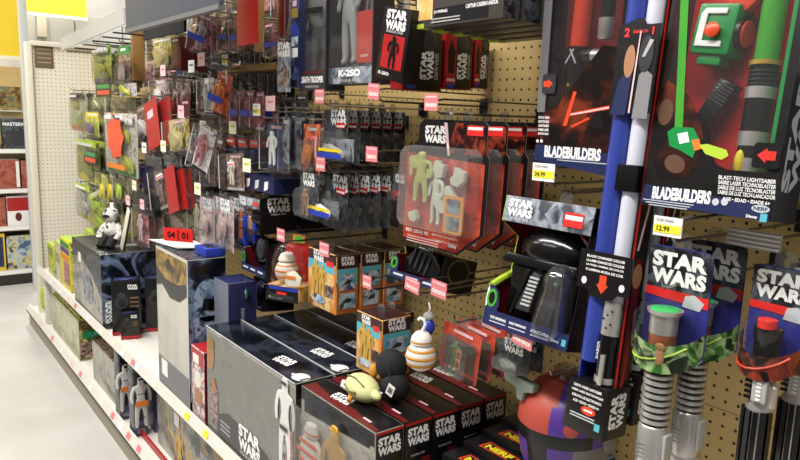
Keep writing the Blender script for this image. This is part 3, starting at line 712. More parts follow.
MB().box(-.02, .02, .05, .052, h, h+.025, CLRH).build('hang_tab', R, smooth=False)
hook(o.y, o.z+h+.012, -.36, 'steel display hook over the long navy box', 'yel')
P((258, 122, 277, 173), -.37, 'clear navy pack with an all white figure', A_NAVY, 1, kind='tube', toy='fig', tmat=INKW, head=None, tag_='price', tagt='19.99')
P((277.5, 116, 285, 174), -.36, 'empty looking clear pack edge right of the white figure', A_GREYB, 3, .04, 'tube', tag_='pale')
for k in range(2):
    P((286+8.5*k, 112+k, 294+8.5*k, 170+k), -.30, 'dark navy clear pack, %s beside the orange card' % ('first', 'second')[k], A_NAVY, 2, .05, 'tube', 'fig', NAVY)
P((303, 124, 320, 175), -.33, 'orange card with a red sticker above the grey toy cards', A_ORANGE, 2, .04, 'card', None, ORNG, stick=PINK, bt=.7)
P((144, 156, 162, 167), -.37, 'low black pack with white print above the grey pack', A_ROGUE, 2, .05, 'box', hk=True, tag_='white')
P((163, 155, 182, 167), -.37, 'low black pack with white print above the red cards', A_ROGUE, 2, .05, 'box', hk=True, tag_='yel')
P((149, 166, 168, 209), -.38, 'tilted grey-brown clear pack left of the long red card', A_BROWN, 2, .04, 'tube', 'fig', A_BROWN, roll=-15, stick=TAGW, cat='toy pack')
P((166, 166, 181, 212), -.39, 'long plain red card tilted beside the grey-brown pack', RED, 1, kind='plate', roll=-16, wf=.72, cat='toy card', name='toy_card')
P((178.5, 169, 189, 209), -.37, 'red card edge peeping out right of the long red card', RED, 2, .025, 'plate', roll=-15, wf=.72, cat='toy card', name='toy_card')
P((132, 193, 154, 213), -.38, 'plain black box hanging under the grey-brown pack', BLACK, 1, kind='box', dep=.03, tag_='yel')
P((131, 208, 143, 246), -.40, 'dark pack with a white and red figure', A_MAROON, 2, .04, 'tube', 'fig', A_PINKW, tag_='pale')
P((144, 212, 158, 243), -.37, 'dark brown pack with pale blotches beside the numbered sign', A_BROWN, 2, .05, 'tube', 'fig', DRED, tag_='pale')
P((160, 212, 190, 231), -.34, 'brown and grey pack directly above the red numbered sign', A_OLIVE, 3, .05, 'tube', 'l', A_BROWN)
P((186, 198, 199, 233), -.35, 'maroon and cream pack right above the numbered sign', A_MAROON, 2, .05, 'tube', 'fig', A_PALE)
for k in range(2):
    P((200+17*k, 198+k, 215+19*k, 247+4*k), -.36, 'grey headed card with a pink and white bag, %s of two' % ('left', 'right')[k], A_PINKW, 3, .05, 'card', None, A_PINKW, lg=True, head=A_GREYB, tag_='yel' if k == 0 else None, bt=.78)
for k in range(2):
    P((236+10*k, 216-2*k, 245+10*k, 245-3*k), -.33, 'blue framed box with an orange window, %s beside the pink bags' % ('first', 'second')[k], BLUE, 1, kind='box', head=BLUE, hk=True)
    R = bpy.data.objects[[o.name for o in COL.objects if o.get('label', '').startswith('blue framed box')][-1]]
    flat(R, 'window_print', 'front', (0, -.0006, .07), rect(.03, .09), (ORNG, BROWN)[k])
P((132, 222, 150, 248), -.24, 'dark clear pack deep behind the numbered sign', A_ROGUE, 2, .05, 'tube', 'l', BLACK)
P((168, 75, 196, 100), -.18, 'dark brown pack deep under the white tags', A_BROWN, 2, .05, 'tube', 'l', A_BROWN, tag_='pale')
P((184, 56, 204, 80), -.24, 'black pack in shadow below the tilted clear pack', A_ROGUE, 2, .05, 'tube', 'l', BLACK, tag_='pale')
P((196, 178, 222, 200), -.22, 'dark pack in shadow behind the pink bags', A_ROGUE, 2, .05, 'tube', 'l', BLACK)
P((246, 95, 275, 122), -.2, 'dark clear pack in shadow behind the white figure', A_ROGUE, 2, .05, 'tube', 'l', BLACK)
# dark filler packs added so the gaps between the rows read as shade
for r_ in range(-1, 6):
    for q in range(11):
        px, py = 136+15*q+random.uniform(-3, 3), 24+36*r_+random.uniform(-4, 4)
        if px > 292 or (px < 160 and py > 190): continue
        P((px, py, px+14, py+27), -.075, 'dark filler pack added to shade the gaps on the left hooks', random.choice([A_ROGUE, A_ROGUE, A_MAROON, A_BROWN, A_NAVY]), 1, kind='tube', hk=False, grp='dark packs deep on the left hooks')
# red numbered sign on its tag holder
a, c = at(164, 241, x=-.47), at(194, 241, x=-.47)
w = .112; h = .046
R = thing('number_sign', 'red sign reading 04 01 above the tall clear box', 'sign', (-.47, (a.y+c.y)/2, at(179, 242, x=-.47).z), yaw=38)
MB().box(-w/2, w/2, 0, .004, 0, h, SIGNR).build('hanging_plate', R, smooth=False)
letters(R, '04', 'front', (-w*.24, -.0008, h*.5), h=h*.5, mat=BLACK); letters(R, '01', 'front', (w*.24, -.0008, h*.5), h=h*.5, mat=BLACK)
flat(R, 'divider_line', 'front', (0, -.0006, h*.5), rect(.004, h*.8), DRED)
hook(R.location.y, R.location.z+h*.8, -.462, 'steel display hook holding the red numbered sign')
# black display board below the sign
a, c = at(143, 37, x=-.43), at(184, 37, x=-.43)
R = thing('header_card', 'black hanging header card under the grey sign', 'header card', (-.43, (a.y+c.y)/2, at(163, 36, x=-.43).z))
MB().box(-(a.y-c.y)/2, (a.y-c.y)/2, 0, .01, 0, .17, plain('matte_black', (9, 9, 10), .8)).build('hang_card', R, smooth=False)
hook(R.location.y, R.location.z+.15, -.42, 'steel display hook behind the black header card')
# ================================================================== right half: larger toys on the hooks
def hit(R, px, py, y=0):
    """where a sight line meets the thing's own upright plane at depth y: local (right, up)"""
    bpy.context.view_layer.update()
    mi = R.matrix_world.inverted(); o = mi @ CAM; d = (mi @ at(px, py, y=6)) - o
    p = o + d*((y-o.y)/d.y); return p.x, p.z
def lean_for(bl, tl, x):
    a = at(*bl, x=x); c = at(*tl, y=a.y); return math.degrees(math.atan2(c.x-a.x, c.z-a.z)), (c-a).length
def poly(R, name, px, mat, y=-.0006):
    """printed patch whose corners are given in picture points on the thing's front"""
    pts = [hit(R, *p) for p in px]
    ar = sum(pts[i][0]*pts[(i+1) % len(pts)][1]-pts[(i+1) % len(pts)][0]*pts[i][1] for i in range(len(pts)))
    if ar < 0: pts.reverse()
    return flat(R, name, 'front', (0, y, 0), pts, mat)
def ring_box(R, w, h, d, t, win, mats, ins):
    """window carton: frame w*h*d around an opening win=(x0,x1,z0,z1), backing insert"""
    x0, x1, z0, z1 = win
    b = MB()
    b.box(-w/2, x0, 0, t, 0, h, mats); b.box(x1, w/2, 0, t, 0, h, mats); b.box(x0, x1, 0, t, 0, z0, mats)
    if z1 < h-.002: b.box(x0, x1, 0, t, z1, h, mats)
    b.box(-w/2, -w/2+t, t, d, 0, h, mats); b.box(w/2-t, w/2, t, d, 0, h, mats); b.box(-w/2+t, w/2-t, t, d, 0, t, mats)
    MB().box(-w/2+t, w/2-t, t, d, h-t, h, CLR).build('clear_top', R, smooth=False)  # top made clear so overhead light reaches the insert
    b.box(-w/2+t, w/2-t, d-t, d, t, h-t, mats); b.build('carton', R, smooth=False)
    MB().box(-w/2+t*1.5, w/2-t*1.5, d*.8, d*.8+.001, t*1.5, h-t*1.5, ins).build('insert_card', R, smooth=False)
    MB().box(x0, x1, t*.3, t*.3+.0004, z0, z1, CLR).build('window', R, smooth=False)

# ---- green blaster saber box
bl, br = (640, 203), (770, 223)
ln, _ = lean_for(bl, (672, 0), -.36)
a, c = at(*bl, x=-.36), at(*br, x=-.36); w = (a-c).length; h = .40; d = .075
R = thing('light_sword_box', 'large green and red blaster light sword box hanging at the upper right', 'toy box', (a+c)/2, lean=ln)
GB = R
wx0, wx1 = hit(R, 689, 60)[0], w/2-.012
wz0 = hit(R, 745, 171)[1]
ring_box(R, w, h, d, .002, (-w/2+.006, wx1, wz0, h-.012), {'front': BLACK, 'right': DGREY, 'all': BLACK}, plain('insert_red', (216, 36, 36), .4))
poly(R, 'art_card', [(642, 196), (658, 95), (668, 80), (682, 88), (688, 108), (699, 118), (708, 131), (709, 147), (716, 164), (730, 171), (732, 185)], BLACK, -.0004)
poly(R, 'left_art', [(650, 150), (659, 95), (668, 80), (688, 95), (700, 120), (706, 150), (690, 178), (660, 182)], A_FLAME)
poly(R, 'green_strip', [(675, 128), (683, 128), (689, 0), (681, 0)], GRNTUBE, -.0007)
u, v = hit(R, 666, 112); flat(R, 'face_print', 'front', (u, -.0008, v), oval(.024, .040), plain('brown_skin_print', (92, 60, 40), .5))  # dark brown ink of the printed face and hand
u, v = hit(R, 675, 164); flat(R, 'hand_print', 'front', (u, -.0008, v), oval(.034, .026), plain('brown_skin_print', (92, 60, 40), .5), -20)
poly(R, 'blaster_print', [(668, 132), (675, 127), (694, 128), (700, 140), (693, 158), (680, 150), (670, 146)], GREENP, -.0011)
poly(R, 'blaster_stripe', [(678, 134), (688, 132), (690, 142), (680, 144)], INKW, -.0014)
poly(R, 'nozzle_print', [(692, 140), (700, 139), (702, 149), (695, 151)], ORNG, -.0015)
poly(R, 'dart_print', [(700, 145), (708, 144), (727, 150), (729, 156), (722, 160), (706, 154)], LIME, -.0016)
poly(R, 'navy_print_strip', [(641, 202), (769, 222), (770, 206), (712, 196), (645, 184)], NAVY, -.0007)
u, v = hit(R, 681, 195); letters(R, 'BLADEBUILDERS', 'front', (u, -.0014, v), w*.47, .019, INKW, bold=.05, turn=1)
for k, s in enumerate(('BLAST-TECH LIGHTSABER', 'SABRE LASER TECHNOBLASTER', 'SABLE DE LUZ TECNOBLASTER', 'SABRE DE LUZ TECH-LANCADOR')):
    u, v = hit(R, 747-k*.3, 179.5+k*5.1); letters(R, s, 'front', (u, -.0014, v), w*.40, .0055, INKW, bold=.02)
u, v = hit(R, 746, 201); letters(R, 'AGE • EDAD • IDADE 6+', 'front', (u, -.0014, v), w*.33, .005, INKW)
u, v = hit(R, 761, 209); flat(R, 'oval_badge', 'front', (u, -.0012, v), oval(.024, .010), SILV); letters(R, 'NERF', 'front', (u, -.0018, v), .018, .005, NAVY)
u, v = hit(R, 752, 217); letters(R, 'Disney', 'front', (u, -.0014, v), .015, mat=INKW); u, v = hit(R, 764, 218); flat(R, 'maker_badge', 'front', (u, -.0014, v), rect(.009, .011), TEAL)
for k in range(3):
    u, v = hit(R, 668, 202+k*2.4); flat(R, 'fine_print', 'front', (u, -.0013, v), rect(w*(.42-.05*k), .0014), SILV)
for k in range(2):
    u, v = hit(R, 716+k*9, 202); flat(R, 'round_badge', 'front', (u, -.0013, v), oval(.010, .010), SILV)
# spine facing the near side
logo(R, 'near', (w/2+.0006, d*.48, .12), .16, SILV, 90, h=.048)
letters(R, 'LIGHTSABER', 'near', (w/2+.0006, d*.9, .12), .12, .006, LGREY, 90)
# toys behind the window
u, v = hit(R, 722, 32, .03)
t = MB().box(-.030, .030, -.025, .025, -.036, .036, GREENP).build('green_blaster', R, (u, .03, v), (0, rad(6), 0), bevel=.006)
MB().lathe([(.024, 0), (.024, .006)], 20, BLACK, ax='x').build('blaster_port', t, (.0301, 0, -.002)); MB().lathe([(.018, 0), (.018, .003)], 18, ORRED, ax='x').build('port_ring', t, (.0365, 0, -.002))
MB().prism([(-.022, -.026), (.018, -.026), (.018, -.018), (-.012, -.018), (-.012, .020), (.016, .020), (.016, .028), (-.016, .028), (-.022, .020)], -.003, 0, INKW).build('white_outline', t, (0, -.0255, 0), bevel=.001)
MB().lathe([(.008, 0), (.011, .010), (.006, .014)], 14, ORRED, ax='y').build('orange_plug', t, (.004, -.026, -.004))
MB().box(-.018, .018, -.018, .018, -.05, -.036, GREENP).build('blaster_foot', t, bevel=.003)
u, v = hit(R, 747, 3, .03); MB().prism([(-.022, -.01), (.006, -.014), (.024, .004), (.02, .03), (-.02, .03)], -.012, .012, ORRED).build('orange_part', R, (u, .03, v), bevel=.003)
u, v = hit(R, 712, 110, .03)
t = MB().box(-.014, .014, -.012, .012, -.046, .046, BLK2).build('black_grip', R, (u, .035, v), (0, rad(28), 0), bevel=.003)
for k in range(6): MB().box(-.0145, .0145, -.0135, -.0115, .012+.005*k, .0145+.005*k, DGREY).build('grip_rib', t, smooth=False)
u, v = hit(R, 766, 62, .035); u2, v2 = hit(R, 776, 0, .035)
tilt = math.atan2(u2-u, v2-v)
t = MB().lathe([(.0165, 0), (.0165, .12)], 20, GRNTUBE).build('green_blade', R, (u, .035, v), (0, tilt, 0))
MB().lathe([(.021, -.006), (.021, 0)], 20, GOLD).build('gold_ring', t)
hl = MB().lathe([(.019, -.16), (.019, -.006)], 20, BLK2).build('hilt', t)
MB().lathe([(.0205, -.052), (.0205, -.036)], 20, CHROME).build('silver_ring', hl); MB().lathe([(.0205, -.118), (.0205, -.098)], 20, CHROME).build('silver_ring', hl)
MB().lathe([(.0212, -.16), (.0212, -.135)], 20, CHROME).build('silver_ring', hl)
for k in range(4): MB().lathe([(.0194, -.033+.006*k), (.0194, -.031+.006*k)], 20, DGREY).build('hilt_groove', hl)
MB().ell((-.006, -.02, -.142), (.007, .004, .018), YELP).build('yellow_switch', hl)
u, v = hit(R, 783, 60, .01); u2, v2 = hit(R, 792, 0, .01)
MB().box(-.004, .004, 0, .05, -.17, .12, GREENP).build('green_side_strip', R, (wx1-.005, .008, .22), smooth=False)
u, v = hit(R, 768, 156)
fl = MB().prism(rrect(.036, .034, .005, z0=-.017), -.004, -.001, BLACK).build('try_me_flap', R, (u, 0, v), smooth=False)
flat(fl, 'red_arrow', 'front', (0, -.0043, 0), [(y*.024, x*.02) for x, y in [(a_[0], a_[1]) for a_ in ARROW]][::-1], SIGNR)
tab(R, w, h, .03); hook(R.location.y, R.location.z+h*math.cos(rad(ln))+.01, -.30, 'steel display hook carrying the green and red light sword box', None)
# second box of the same kind cut off at the right edge
a2 = at(797, 226, x=-.24)
R2 = thing('light_sword_box', 'dark box with a white side panel cut by the right picture edge', 'toy box', (-.26, GB.location.y-w/2-.112, 1.345))
ring_box(R2, .2, .36, .07, .002, (-.08, .09, .08, .34), {'front': BLACK, 'all': DGREY}, A_FLAME)
flat(R2, 'white_panel', 'front', (-.088, -.0006, .27), rect(.02, .07), TAGW)
logo(R2, 'front', (0, -.0006, .05), .14, SILV)
tab(R2, .2, .36, .03); hook(R2.location.y, 1.33+.37, -.25, 'steel display hook above the box cut by the right picture edge')

# ---- red saber box
bl, br = (535, 162), (642, 185)
a = at(*bl, x=-.27); w = .19; h = .40; d = .075
R = thing('light_sword_box', 'large red and black light sword box behind the blue and white light sword pack', 'toy box', (-.27, a.y-w/2, a.z), lean=.5)
ring_box(R, w, h, d, .002, (-w/2+.022, w/2-.02, hit(R, 560, 108)[1], h-.012), {'front': BLACK, 'left': CLRH, 'all': BLACK}, plain('insert_deep_red', (150, 26, 28), .4))
poly(R, 'clear_edge_print', [(537.5, 112), (545, 112), (553, 0), (545, 0)], GREY)
poly(R, 'diagonal_art', [(537, 158), (545, 112), (556, 108), (603, 45), (640, 50), (640, 178)], A_FLAME)
poly(R, 'red_streak', [(563, 126), (567, 126), (577, 92), (574, 91)], ORRED, -.0010); poly(R, 'red_streak', [(570, 113), (571, 116), (612, 109), (612, 105)], ORRED, -.0010)
poly(R, 'pink_core', [(571, 114), (571, 115.5), (612, 108), (612, 106.2)], PPINK, -.0014)
poly(R, 'red_streak', [(571, 126), (572, 128), (590, 119), (589, 117)], ORRED, -.0010)
poly(R, 'dark_figure_print', [(591, 128), (593, 116), (598, 112), (602, 116), (606, 130)], BLACK, -.0012)
poly(R, 'navy_print_strip', [(534.6, 160), (642, 184), (642, 158), (536, 144)], NAVY, -.0008)
for k, s in enumerate(('KYLO REN', 'ELECTRONIC', 'LIGHTSABER', 'SABRE LASER', 'ELECTRONIQUE')):
    u, v = hit(R, 544.5-.2*k, 117.5+k*4.1); letters(R, s, 'front', (u, -.0014, v), .026, .0048, INKW)
u, v = hit(R, 572, 153); letters(R, 'BLADEBUILDERS', 'front', (u, -.0016, v), .128, .022, INKW, bold=.05)
for k in range(2): u, v = hit(R, 556+6*k, 165+k); flat(R, 'fine_print', 'front', (-.01+.03*k, -.0012, .012-.004*k), rect(.12, .0016), SILV)
for k in range(2): u, v = hit(R, 538+4*k, 141); flat(R, 'round_badge', 'front', (u, -.0012, v), oval(.006, .006), INKW)
u, v = hit(R, 549, 84); fl = MB().prism(rrect(.032, .036, .005, z0=-.018), -.003, -.001, DGREY).build('try_me_flap', R, (u+.002, 0, v), smooth=False)
flat(fl, 'red_arrow', 'front', (-.001, -.0033, 0), [(-y*.022, x*.018) for x, y in ARROW], ORRED)
u, v = hit(R, 579, 47, .03)
t = MB().lathe([(.017, 0), (.017, .13)], 20, plain('orange_red_tube', (214, 66, 40), .2)).build('red_blade', R, (u, .03, v), (0, rad(2.5), 0))
hl = MB().lathe([(.019, -.11), (.019, 0)], 18, BLK2).build('hilt', t)
MB().lathe([(.013, -.05), (.013, .034)], 14, BLK2, ax='x').build('hilt_crossbar', hl, (0, 0, -.016)); MB().lathe([(.012, .030), (.012, .052)], 14, CHROME, ax='x').build('crossbar_tip', hl, (0, 0, -.016)); MB().lathe([(.008, .052), (.008, .06)], 14, SIGNR, ax='x').build('red_tip', hl, (0, 0, -.016))
for r_ in (-.55, .55): MB().box(-.0012, .0012, -.001, .001, -.022, .008, SILV).build('crossed_mark', hl, (0, -.0195, -.012), (0, r_, 0), smooth=False)
flat(hl, 'gold_mark', 'front', (0, -.0196, -.07), oval(.006, .006), GOLD)
u, v = hit(R, 607, 25, .03); t = MB().lathe([(.013, -.025), (.015, -.022), (.015, .012)], 18, CHROME).build('silver_emitter', R, (u, .03, v)); MB().lathe([(.013, .012), (.013, .09)], 18, BLK2).build('black_sleeve', t)
tab(R, w, h, .03); hook(R.location.y, R.location.z+h+.008, -.3, 'steel display hook carrying the red and black light sword box')
# price hook under the red box
p = at(537.5, 179, x=-.33); hook(p.y, p.z-.01, -.30, 'steel display hook with the yellow price tag under the red light sword box', 'price', '34.99', .052, .033)
p = at(575, 193, x=-.16); hook(p.y, p.z, -.20, 'short bent display hook above the mask tray')

# ---- long blue and white light sword pack
bl, br = (568, 421), (602, 434)
ln, h = lean_for(bl, (624, -2), -.40); a, c = at(*bl, x=-.4), at(*br, x=-.4); w = .068; d = .055; h += .03
R = thing('light_sword_pack', 'long blue and white light sword pack hanging beside the green and red box', 'toy pack', Vector((-.4, a.y-w/2, a.z)), lean=ln)
b = MB().box(-w/2, w/2, d-.002, d, .0, h, {'front': NAVY, 'all': BLACK}); b.box(w/2-.002, w/2, .012, d-.002, 0, h, BLACK).box(-w/2, -w/2+.002, .012, d-.002, 0, h, BLUE)
b.build('backing_card', R, smooth=False)
flat(R, 'red_edge_print', 'near', (w/2+.0006, .016, h*.5), rect(.005, h*.98), SIGNR); flat(R, 'red_panel', 'near', (w/2+.0006, .035, h*.26), rect(.02, h*.28), DRED)
flat(R, 'white_streak', 'near', (w/2+.0008, .036, h*.48), [(-.012, -.045), (-.008, -.045), (.012, .045), (.006, .045)], PPINK)
flat(R, 'face_patch', 'near', (w/2+.0008, .034, h*.36), oval(.026, .04), SKIN)
hi = hit(R, 607, 330, .02)[1]
BT = plain('blue_tube', (50, 66, 150), .25); WT = plain('white_tube', (206, 208, 222), .3)
MB().lathe([(.0165, .11), (.0165, h-.004)], 18, BT).build('blue_blade', R, (-.0172, .018, 0))
MB().lathe([(.0145, hi), (.0145, h-.004)], 18, WT).build('white_blade', R, (.016, .017, 0))
hl = MB().lathe([(.0165, hi-.004), (.0165, hi+.05)], 20, CHROME).build('silver_emitter', R, (.014, .016, 0))
for k in range(5): MB().lathe([(.0018, 0), (.0018, .0012)], 8, BLACK, ax='y').build('emitter_hole', hl, (.008*math.sin(k*2.1), -.0155, hi+.008+.007*k))
hb = MB().lathe([(.0165, .05), (.0165, hi-.004)], 20, BLK2).build('black_hilt', R, (.014, .016, 0))
MB().box(-.004, .004, -.005, 0, hi-.085, hi-.035, CHROME).build('hilt_clip', hb, (.004, -.0165, 0), bevel=.0015); MB().lathe([(.0172, .082), (.0172, .092)], 20, CHROME).build('silver_ring', hb)
letters(hb, 'SABER', 'front', (-.009, -.0172, hi-.03), .03, .005, SILV, 90)
MB().lathe([(.009, .06), (.009, hi-.02)], 14, plain('red_tube', (170, 30, 36), .3)).build('red_blade', R, (.0265, .034, 0))
u0, v0 = hit(R, 632, 113, -.003); u1, v1 = hit(R, 640, 25, -.003); wc = hit(R, 652, 113, -.003)[0]-hit(R, 611, 113, -.003)[0]
ct = MB().prism([(-wc/2, v0), (wc/2, v0), (wc/2, v1), (.012, v1), (.006, v1+.01), (-.006, v1+.01), (-wc/2, v1)], -.004, -.002, BLACK).build('header_card', R, (.004, 0, 0), smooth=False)
vm = (v0+v1)/2
flat(ct, 'left_portrait', 'front', (-wc*.23, -.0043, vm-.02), [(-wc*.22, -.05), (wc*.16, -.05), (wc*.2, .01), (wc*.08, .02), (-wc*.12, .0)], NAVY)
flat(ct, 'portrait_head', 'front', (-wc*.13, -.0047, vm+.012), oval(wc*.26, .05), SKIN)
flat(ct, 'right_portrait', 'front', (wc*.26, -.0043, vm-.03), [(-wc*.16, -.045), (wc*.2, -.045), (wc*.2, .02), (0, .03), (-wc*.12, .02)], plain('mid_grey_print', (132, 132, 134), .4))
flat(ct, 'portrait_helmet', 'front', (wc*.25, -.0047, vm+.022), oval(wc*.34, .055), DGREY); flat(ct, 'helmet_shine', 'front', (wc*.27, -.005, vm+.03), [(-.008, -.012), (-.003, -.012), (.009, .012), (.002, .014)], LGREY)
flat(ct, 'light_line', 'front', (wc*.03, -.0052, vm-.005), [(-.002, -.062), (.001, -.062), (.003, .062), (.001, .062)], PPINK)
letters(ct, '2', 'front', (-wc*.28, -.0048, v1-.010), h=.014, mat=SIGNR, bold=.05); letters(ct, '1', 'front', (wc*.34, -.0048, v1-.010), h=.012, mat=SIGNR, bold=.05); letters(ct, 'SABERS IN', 'front', (.003, -.0048, v1-.010), .025, .005, SIGNR)
vb = hit(R, 626, 178, 0)[1]; MB().box(-.004, .034, -.003, .035, vb-.021, vb+.021, BLK2).build('black_band', R, bevel=.002)
ua, va = hit(R, 604, 276, -.004); wl = hit(R, 640, 276, -.004)[0]-hit(R, 585, 276, -.004)[0]; hl_ = hit(R, 605, 257, -.004)[1]-hit(R, 603, 303, -.004)[1]
lb = MB().prism([(-wl/2, -hl_*.36), (-wl*.28, -hl_*.36), (-wl*.2, -hl_*.5), (wl*.2, -hl_*.5), (wl*.28, -hl_*.36), (wl/2, -hl_*.36), (wl/2, hl_*.5), (-wl/2, hl_*.5)], -.005, -.002, BLACK).build('arrow_label', R, (ua, 0, va), smooth=False)
for k, s in enumerate(('BLADE CHANGES COLOR', 'LA LAME CHANGE DE COULEUR', 'LA HOJA CAMBIA DE COLOR', 'A LAMINA MUDA DE COR')): letters(lb, s, 'front', (0, -.0053, hl_*(.38-.1*k)), wl*.72, .0042, INKW)
flat(lb, 'red_arrow', 'front', (0, -.0053, -hl_*.2), [(x*.022, z*.030) for x, z in ARROW], ORRED)
for sx in (-1, 1): flat(lb, 'white_snap', 'front', (sx*wl*.36, -.0053, -hl_*.18), oval(.010, .012), INKW)
hz = hit(R, 574, 377, -.004)[1]
bx = MB().box(-w/2-.004, w/2+.004, -.006, d+.004, -.008, hz, BLACK).build('bottom_sleeve', R, bevel=.001)
for k, (s, f) in enumerate((('DARTH VADER LIGHTSABER', .8), ('SABRE LASER ELECTRONIQUE', .9), ('SABLE DE LUZ ELECTRONICO', .85), ('AGE • EDAD • IDADE 4+', .75))): letters(bx, s, 'front', (0, -.0064, hz*(.88-.11*k)), w*f, .0045, INKW)
flat(bx, 'red_badge', 'front', (.006, -.0063, hz*.42), oval(.028, .014), ORRED); flat(bx, 'badge_print', 'front', (.006, -.0067, hz*.42), rect(.016, .003), INKW)
for k in range(2): flat(bx, 'fine_print', 'front', (-.004, -.0063, hz*(.28-.06*k)), rect(w*.7, .002), SILV)
flat(bx, 'maker_badge', 'front', (.026, -.0063, .012), rect(.010, .012), TEAL)
logo(bx, 'near', (w/2+.0044, .026, hz*.5), hz*.75, INKW, 90, h=.04)
RP = R
tab(R, w, h, d-.004)
P2_ = dup(R, (.074, -.004, .010), 'second blue and white light sword pack tucked behind the first, only its sleeve showing')
for c_ in KIDS(P2_):
    if c_.name.split('.')[0] in ('header_card', 'arrow_label'):
        for g_ in KIDS(c_): bpy.data.objects.remove(g_)
        bpy.data.objects.remove(c_)
hook(R.location.y, 1.72, -.335, 'steel display hook carrying the blue and white light sword packs')

# ---- carded toy hilts at the right
def saber_card(px, x, label, hero):
    a, c = at(*px[0], x=x), at(*px[1], x=x); t = at(*px[2], x=x)
    w = a.y-c.y; h = t.z-a.z
    yb = .05
    R = thing('hilt_card', label, 'toy pack', (x-yb, (a.y+c.y)/2, a.z))
    MB().prism([(-w/2, 0), (w/2, 0), (w/2, h*.95), (w*.42, h), (-w*.42, h), (-w/2, h*.95)], yb, yb+.0015, plain('card_blue', (52, 56, 140), .35)).build('card', R, smooth=False)
    flat(R, 'dark_header', 'front', (0, yb-.0006, h*.79), rect(w*.99, h*.4), A_ROGUE); flat(R, 'red_print_band', 'front', (0, yb-.0008, h*.545), [(-w*.495, -h*.02), (w*.495, -h*.05), (w*.495, h*.05), (-w*.495, h*.06)], SIGNR)
    logo(R, 'front', (0, yb-.0011, h*.80), w*.86, INKW)
    flat(R, 'crest_print', 'front', (w*.26, yb-.0011, h*.53), [(-.016, -.009), (.012, -.011), (.018, .002), (.002, .012), (-.012, .008)], SILV)
    tab(R, w, h, yb)
    r = w*.175
    if hero == 'green':
        bt = MB().lathe([(r*1.15, h*.24), (r*1.15, h*.41), (r*1.4, h*.43), (r*1.45, h*.46)], 22, CHROME, (0, .022, 0)).build('hilt_emitter', R)
        MB().lathe([(r*1.2, h*.46), (r*1.2, h*.465)], 18, plain('bright_green', (40, 214, 110), .3), (0, .022, 0)).build('green_blade_tip', bt); MB().lathe([(r*1.1, 0), (r*1.1, h*.24)], 20, plain('copper_band', (186, 110, 66), .3, .4), (0, .022, 0)).build('copper_band', bt)
        L = h*1.16; pr = []
        z = -.012
        hb = MB()
        for k in range(9):
            pr += [(r*1.0, z), (r*1.22, z-.001), (r*1.22, z-.0058), (r*1.0, z-.0068)]; z -= .0104
        seg = [BLK2 if (i_ % 4) == 3 else CHROME for i_ in range(len(pr)-1)]
        hb.lathe([(q, zz) for q, zz in pr][::-1], 22, seg[::-1], (0, .022, 0), cap=False).build('ribbed_grip', R)
        lo = MB().lathe([(r*1.2, -L), (r*1.28, -L+.012), (r*1.28, z-.004), (r*1.1, z)], 22, CHROME, (0, .022, 0)).build('hilt_body', R)
        for k in range(4): MB().box(-r*.8, r*.1, -.001, .001, z-.03-.007*k, z-.0285-.007*k, GREY).build('body_groove', lo, (0, .022-r*1.25, 0), smooth=False)
        MB().lathe([(r*1.42, -L), (r*1.5, -L+.006), (r*1.42, -L+.014)], 12, CHROME, (0, .022, 0)).build('pommel_ring', lo); MB().lathe([(r*.7, -L-.003), (r*.7, -L)], 16, DGREY, (0, .022, 0)).build('pommel_eye', lo)
        MB().box(r*1.2, r*1.5, .012, .032, z-.06, z-.01, TAGW if False else LGREY).build('control_box', lo, bevel=.002)
        band, glow = A_BANDG, LIME
    else:
        bt = MB().lathe([(r*1.15, h*.02), (r*1.15, h*.26), (r*1.3, h*.28), (r*1.3, h*.40), (r*1.15, h*.405)], 22, BLK2, (0, .022, 0)).build('hilt_emitter', R)
        MB().lathe([(r*.85, h*.40), (r*.85, h*.49), (r*.7, h*.495)], 18, SIGNR, (0, .016, 0)).build('red_blade_tip', bt)
        lo = MB().lathe([(r*1.0, -.19), (r*1.2, -.185), (r*1.2, -.06), (r*1.05, -.055), (r*1.05, -.01), (r*1.25, -.005)], 22, CHROME, (0, .022, 0)).build('hilt_body', R)
        for k in range(6):
            an = rad(-160+k*28); MB().box(-.0035, .0035, -.004, .002, -.188, -.065, BLK2).build('black_grip_bar', lo, (r*1.22*math.cos(an), .022+r*1.22*math.sin(an), 0), (0, 0, an+rad(90)), smooth=False)
        cb = MB().box(-.010, .010, -.006, .004, -.05, -.008, LGREY).build('control_box', lo, (.006, .022-r*1.1, 0), bevel=.002)
        for k in range(6): MB().box(-.003, .003, -.0075, -.006, -.047+.006*k, -.044+.006*k, INKW).build('button', cb, smooth=False)
        for k in range(5): MB().box(-.016, -.004, -.002, .002, -.05+.008*k, -.046+.008*k, BLK2).build('vent_bar', lo, (0, .022-r*1.02, 0), smooth=False)
        MB().tube([(r*1.1, .015, -.02), (r*1.5, .01, -.026), (r*1.5, .01, -.055)], .004, CHROME).build('belt_clip', lo)
        band, glow = A_TFA, ORRED
    # curved picture band around the hilt and clear bubble
    n = 10
    vs = []; fs = []
    for z0_, rr in ((h*.03, .98), (h*.29, 1.0)):
        for i in range(n+1):
            an = rad(180+180*i/n); vs.append((w*.52*rr*math.cos(an), .045+.05*math.sin(an), z0_ + .022*math.sin(rad(180*i/n))*-1))
    for i in range(n): fs.append((i, i+1, n+2+i, n+1+i))
    pb = MB().add(vs, fs, band).build('picture_band', R)
    vs2 = [(x_, y_-.0008, z_) for x_, y_, z_ in vs]
    lines = [(vs2[n+1+i][0], vs2[n+1+i][1], vs2[n+1+i][2]-.008) for i in range(n+1)]
    MB().tube([Vector(vs2[i+1])*(1-.12*i)+Vector(vs2[n+2+i])*(.12*i) for i in range(8)], .0016, glow, 5).build('glowing_streak_print', pb)
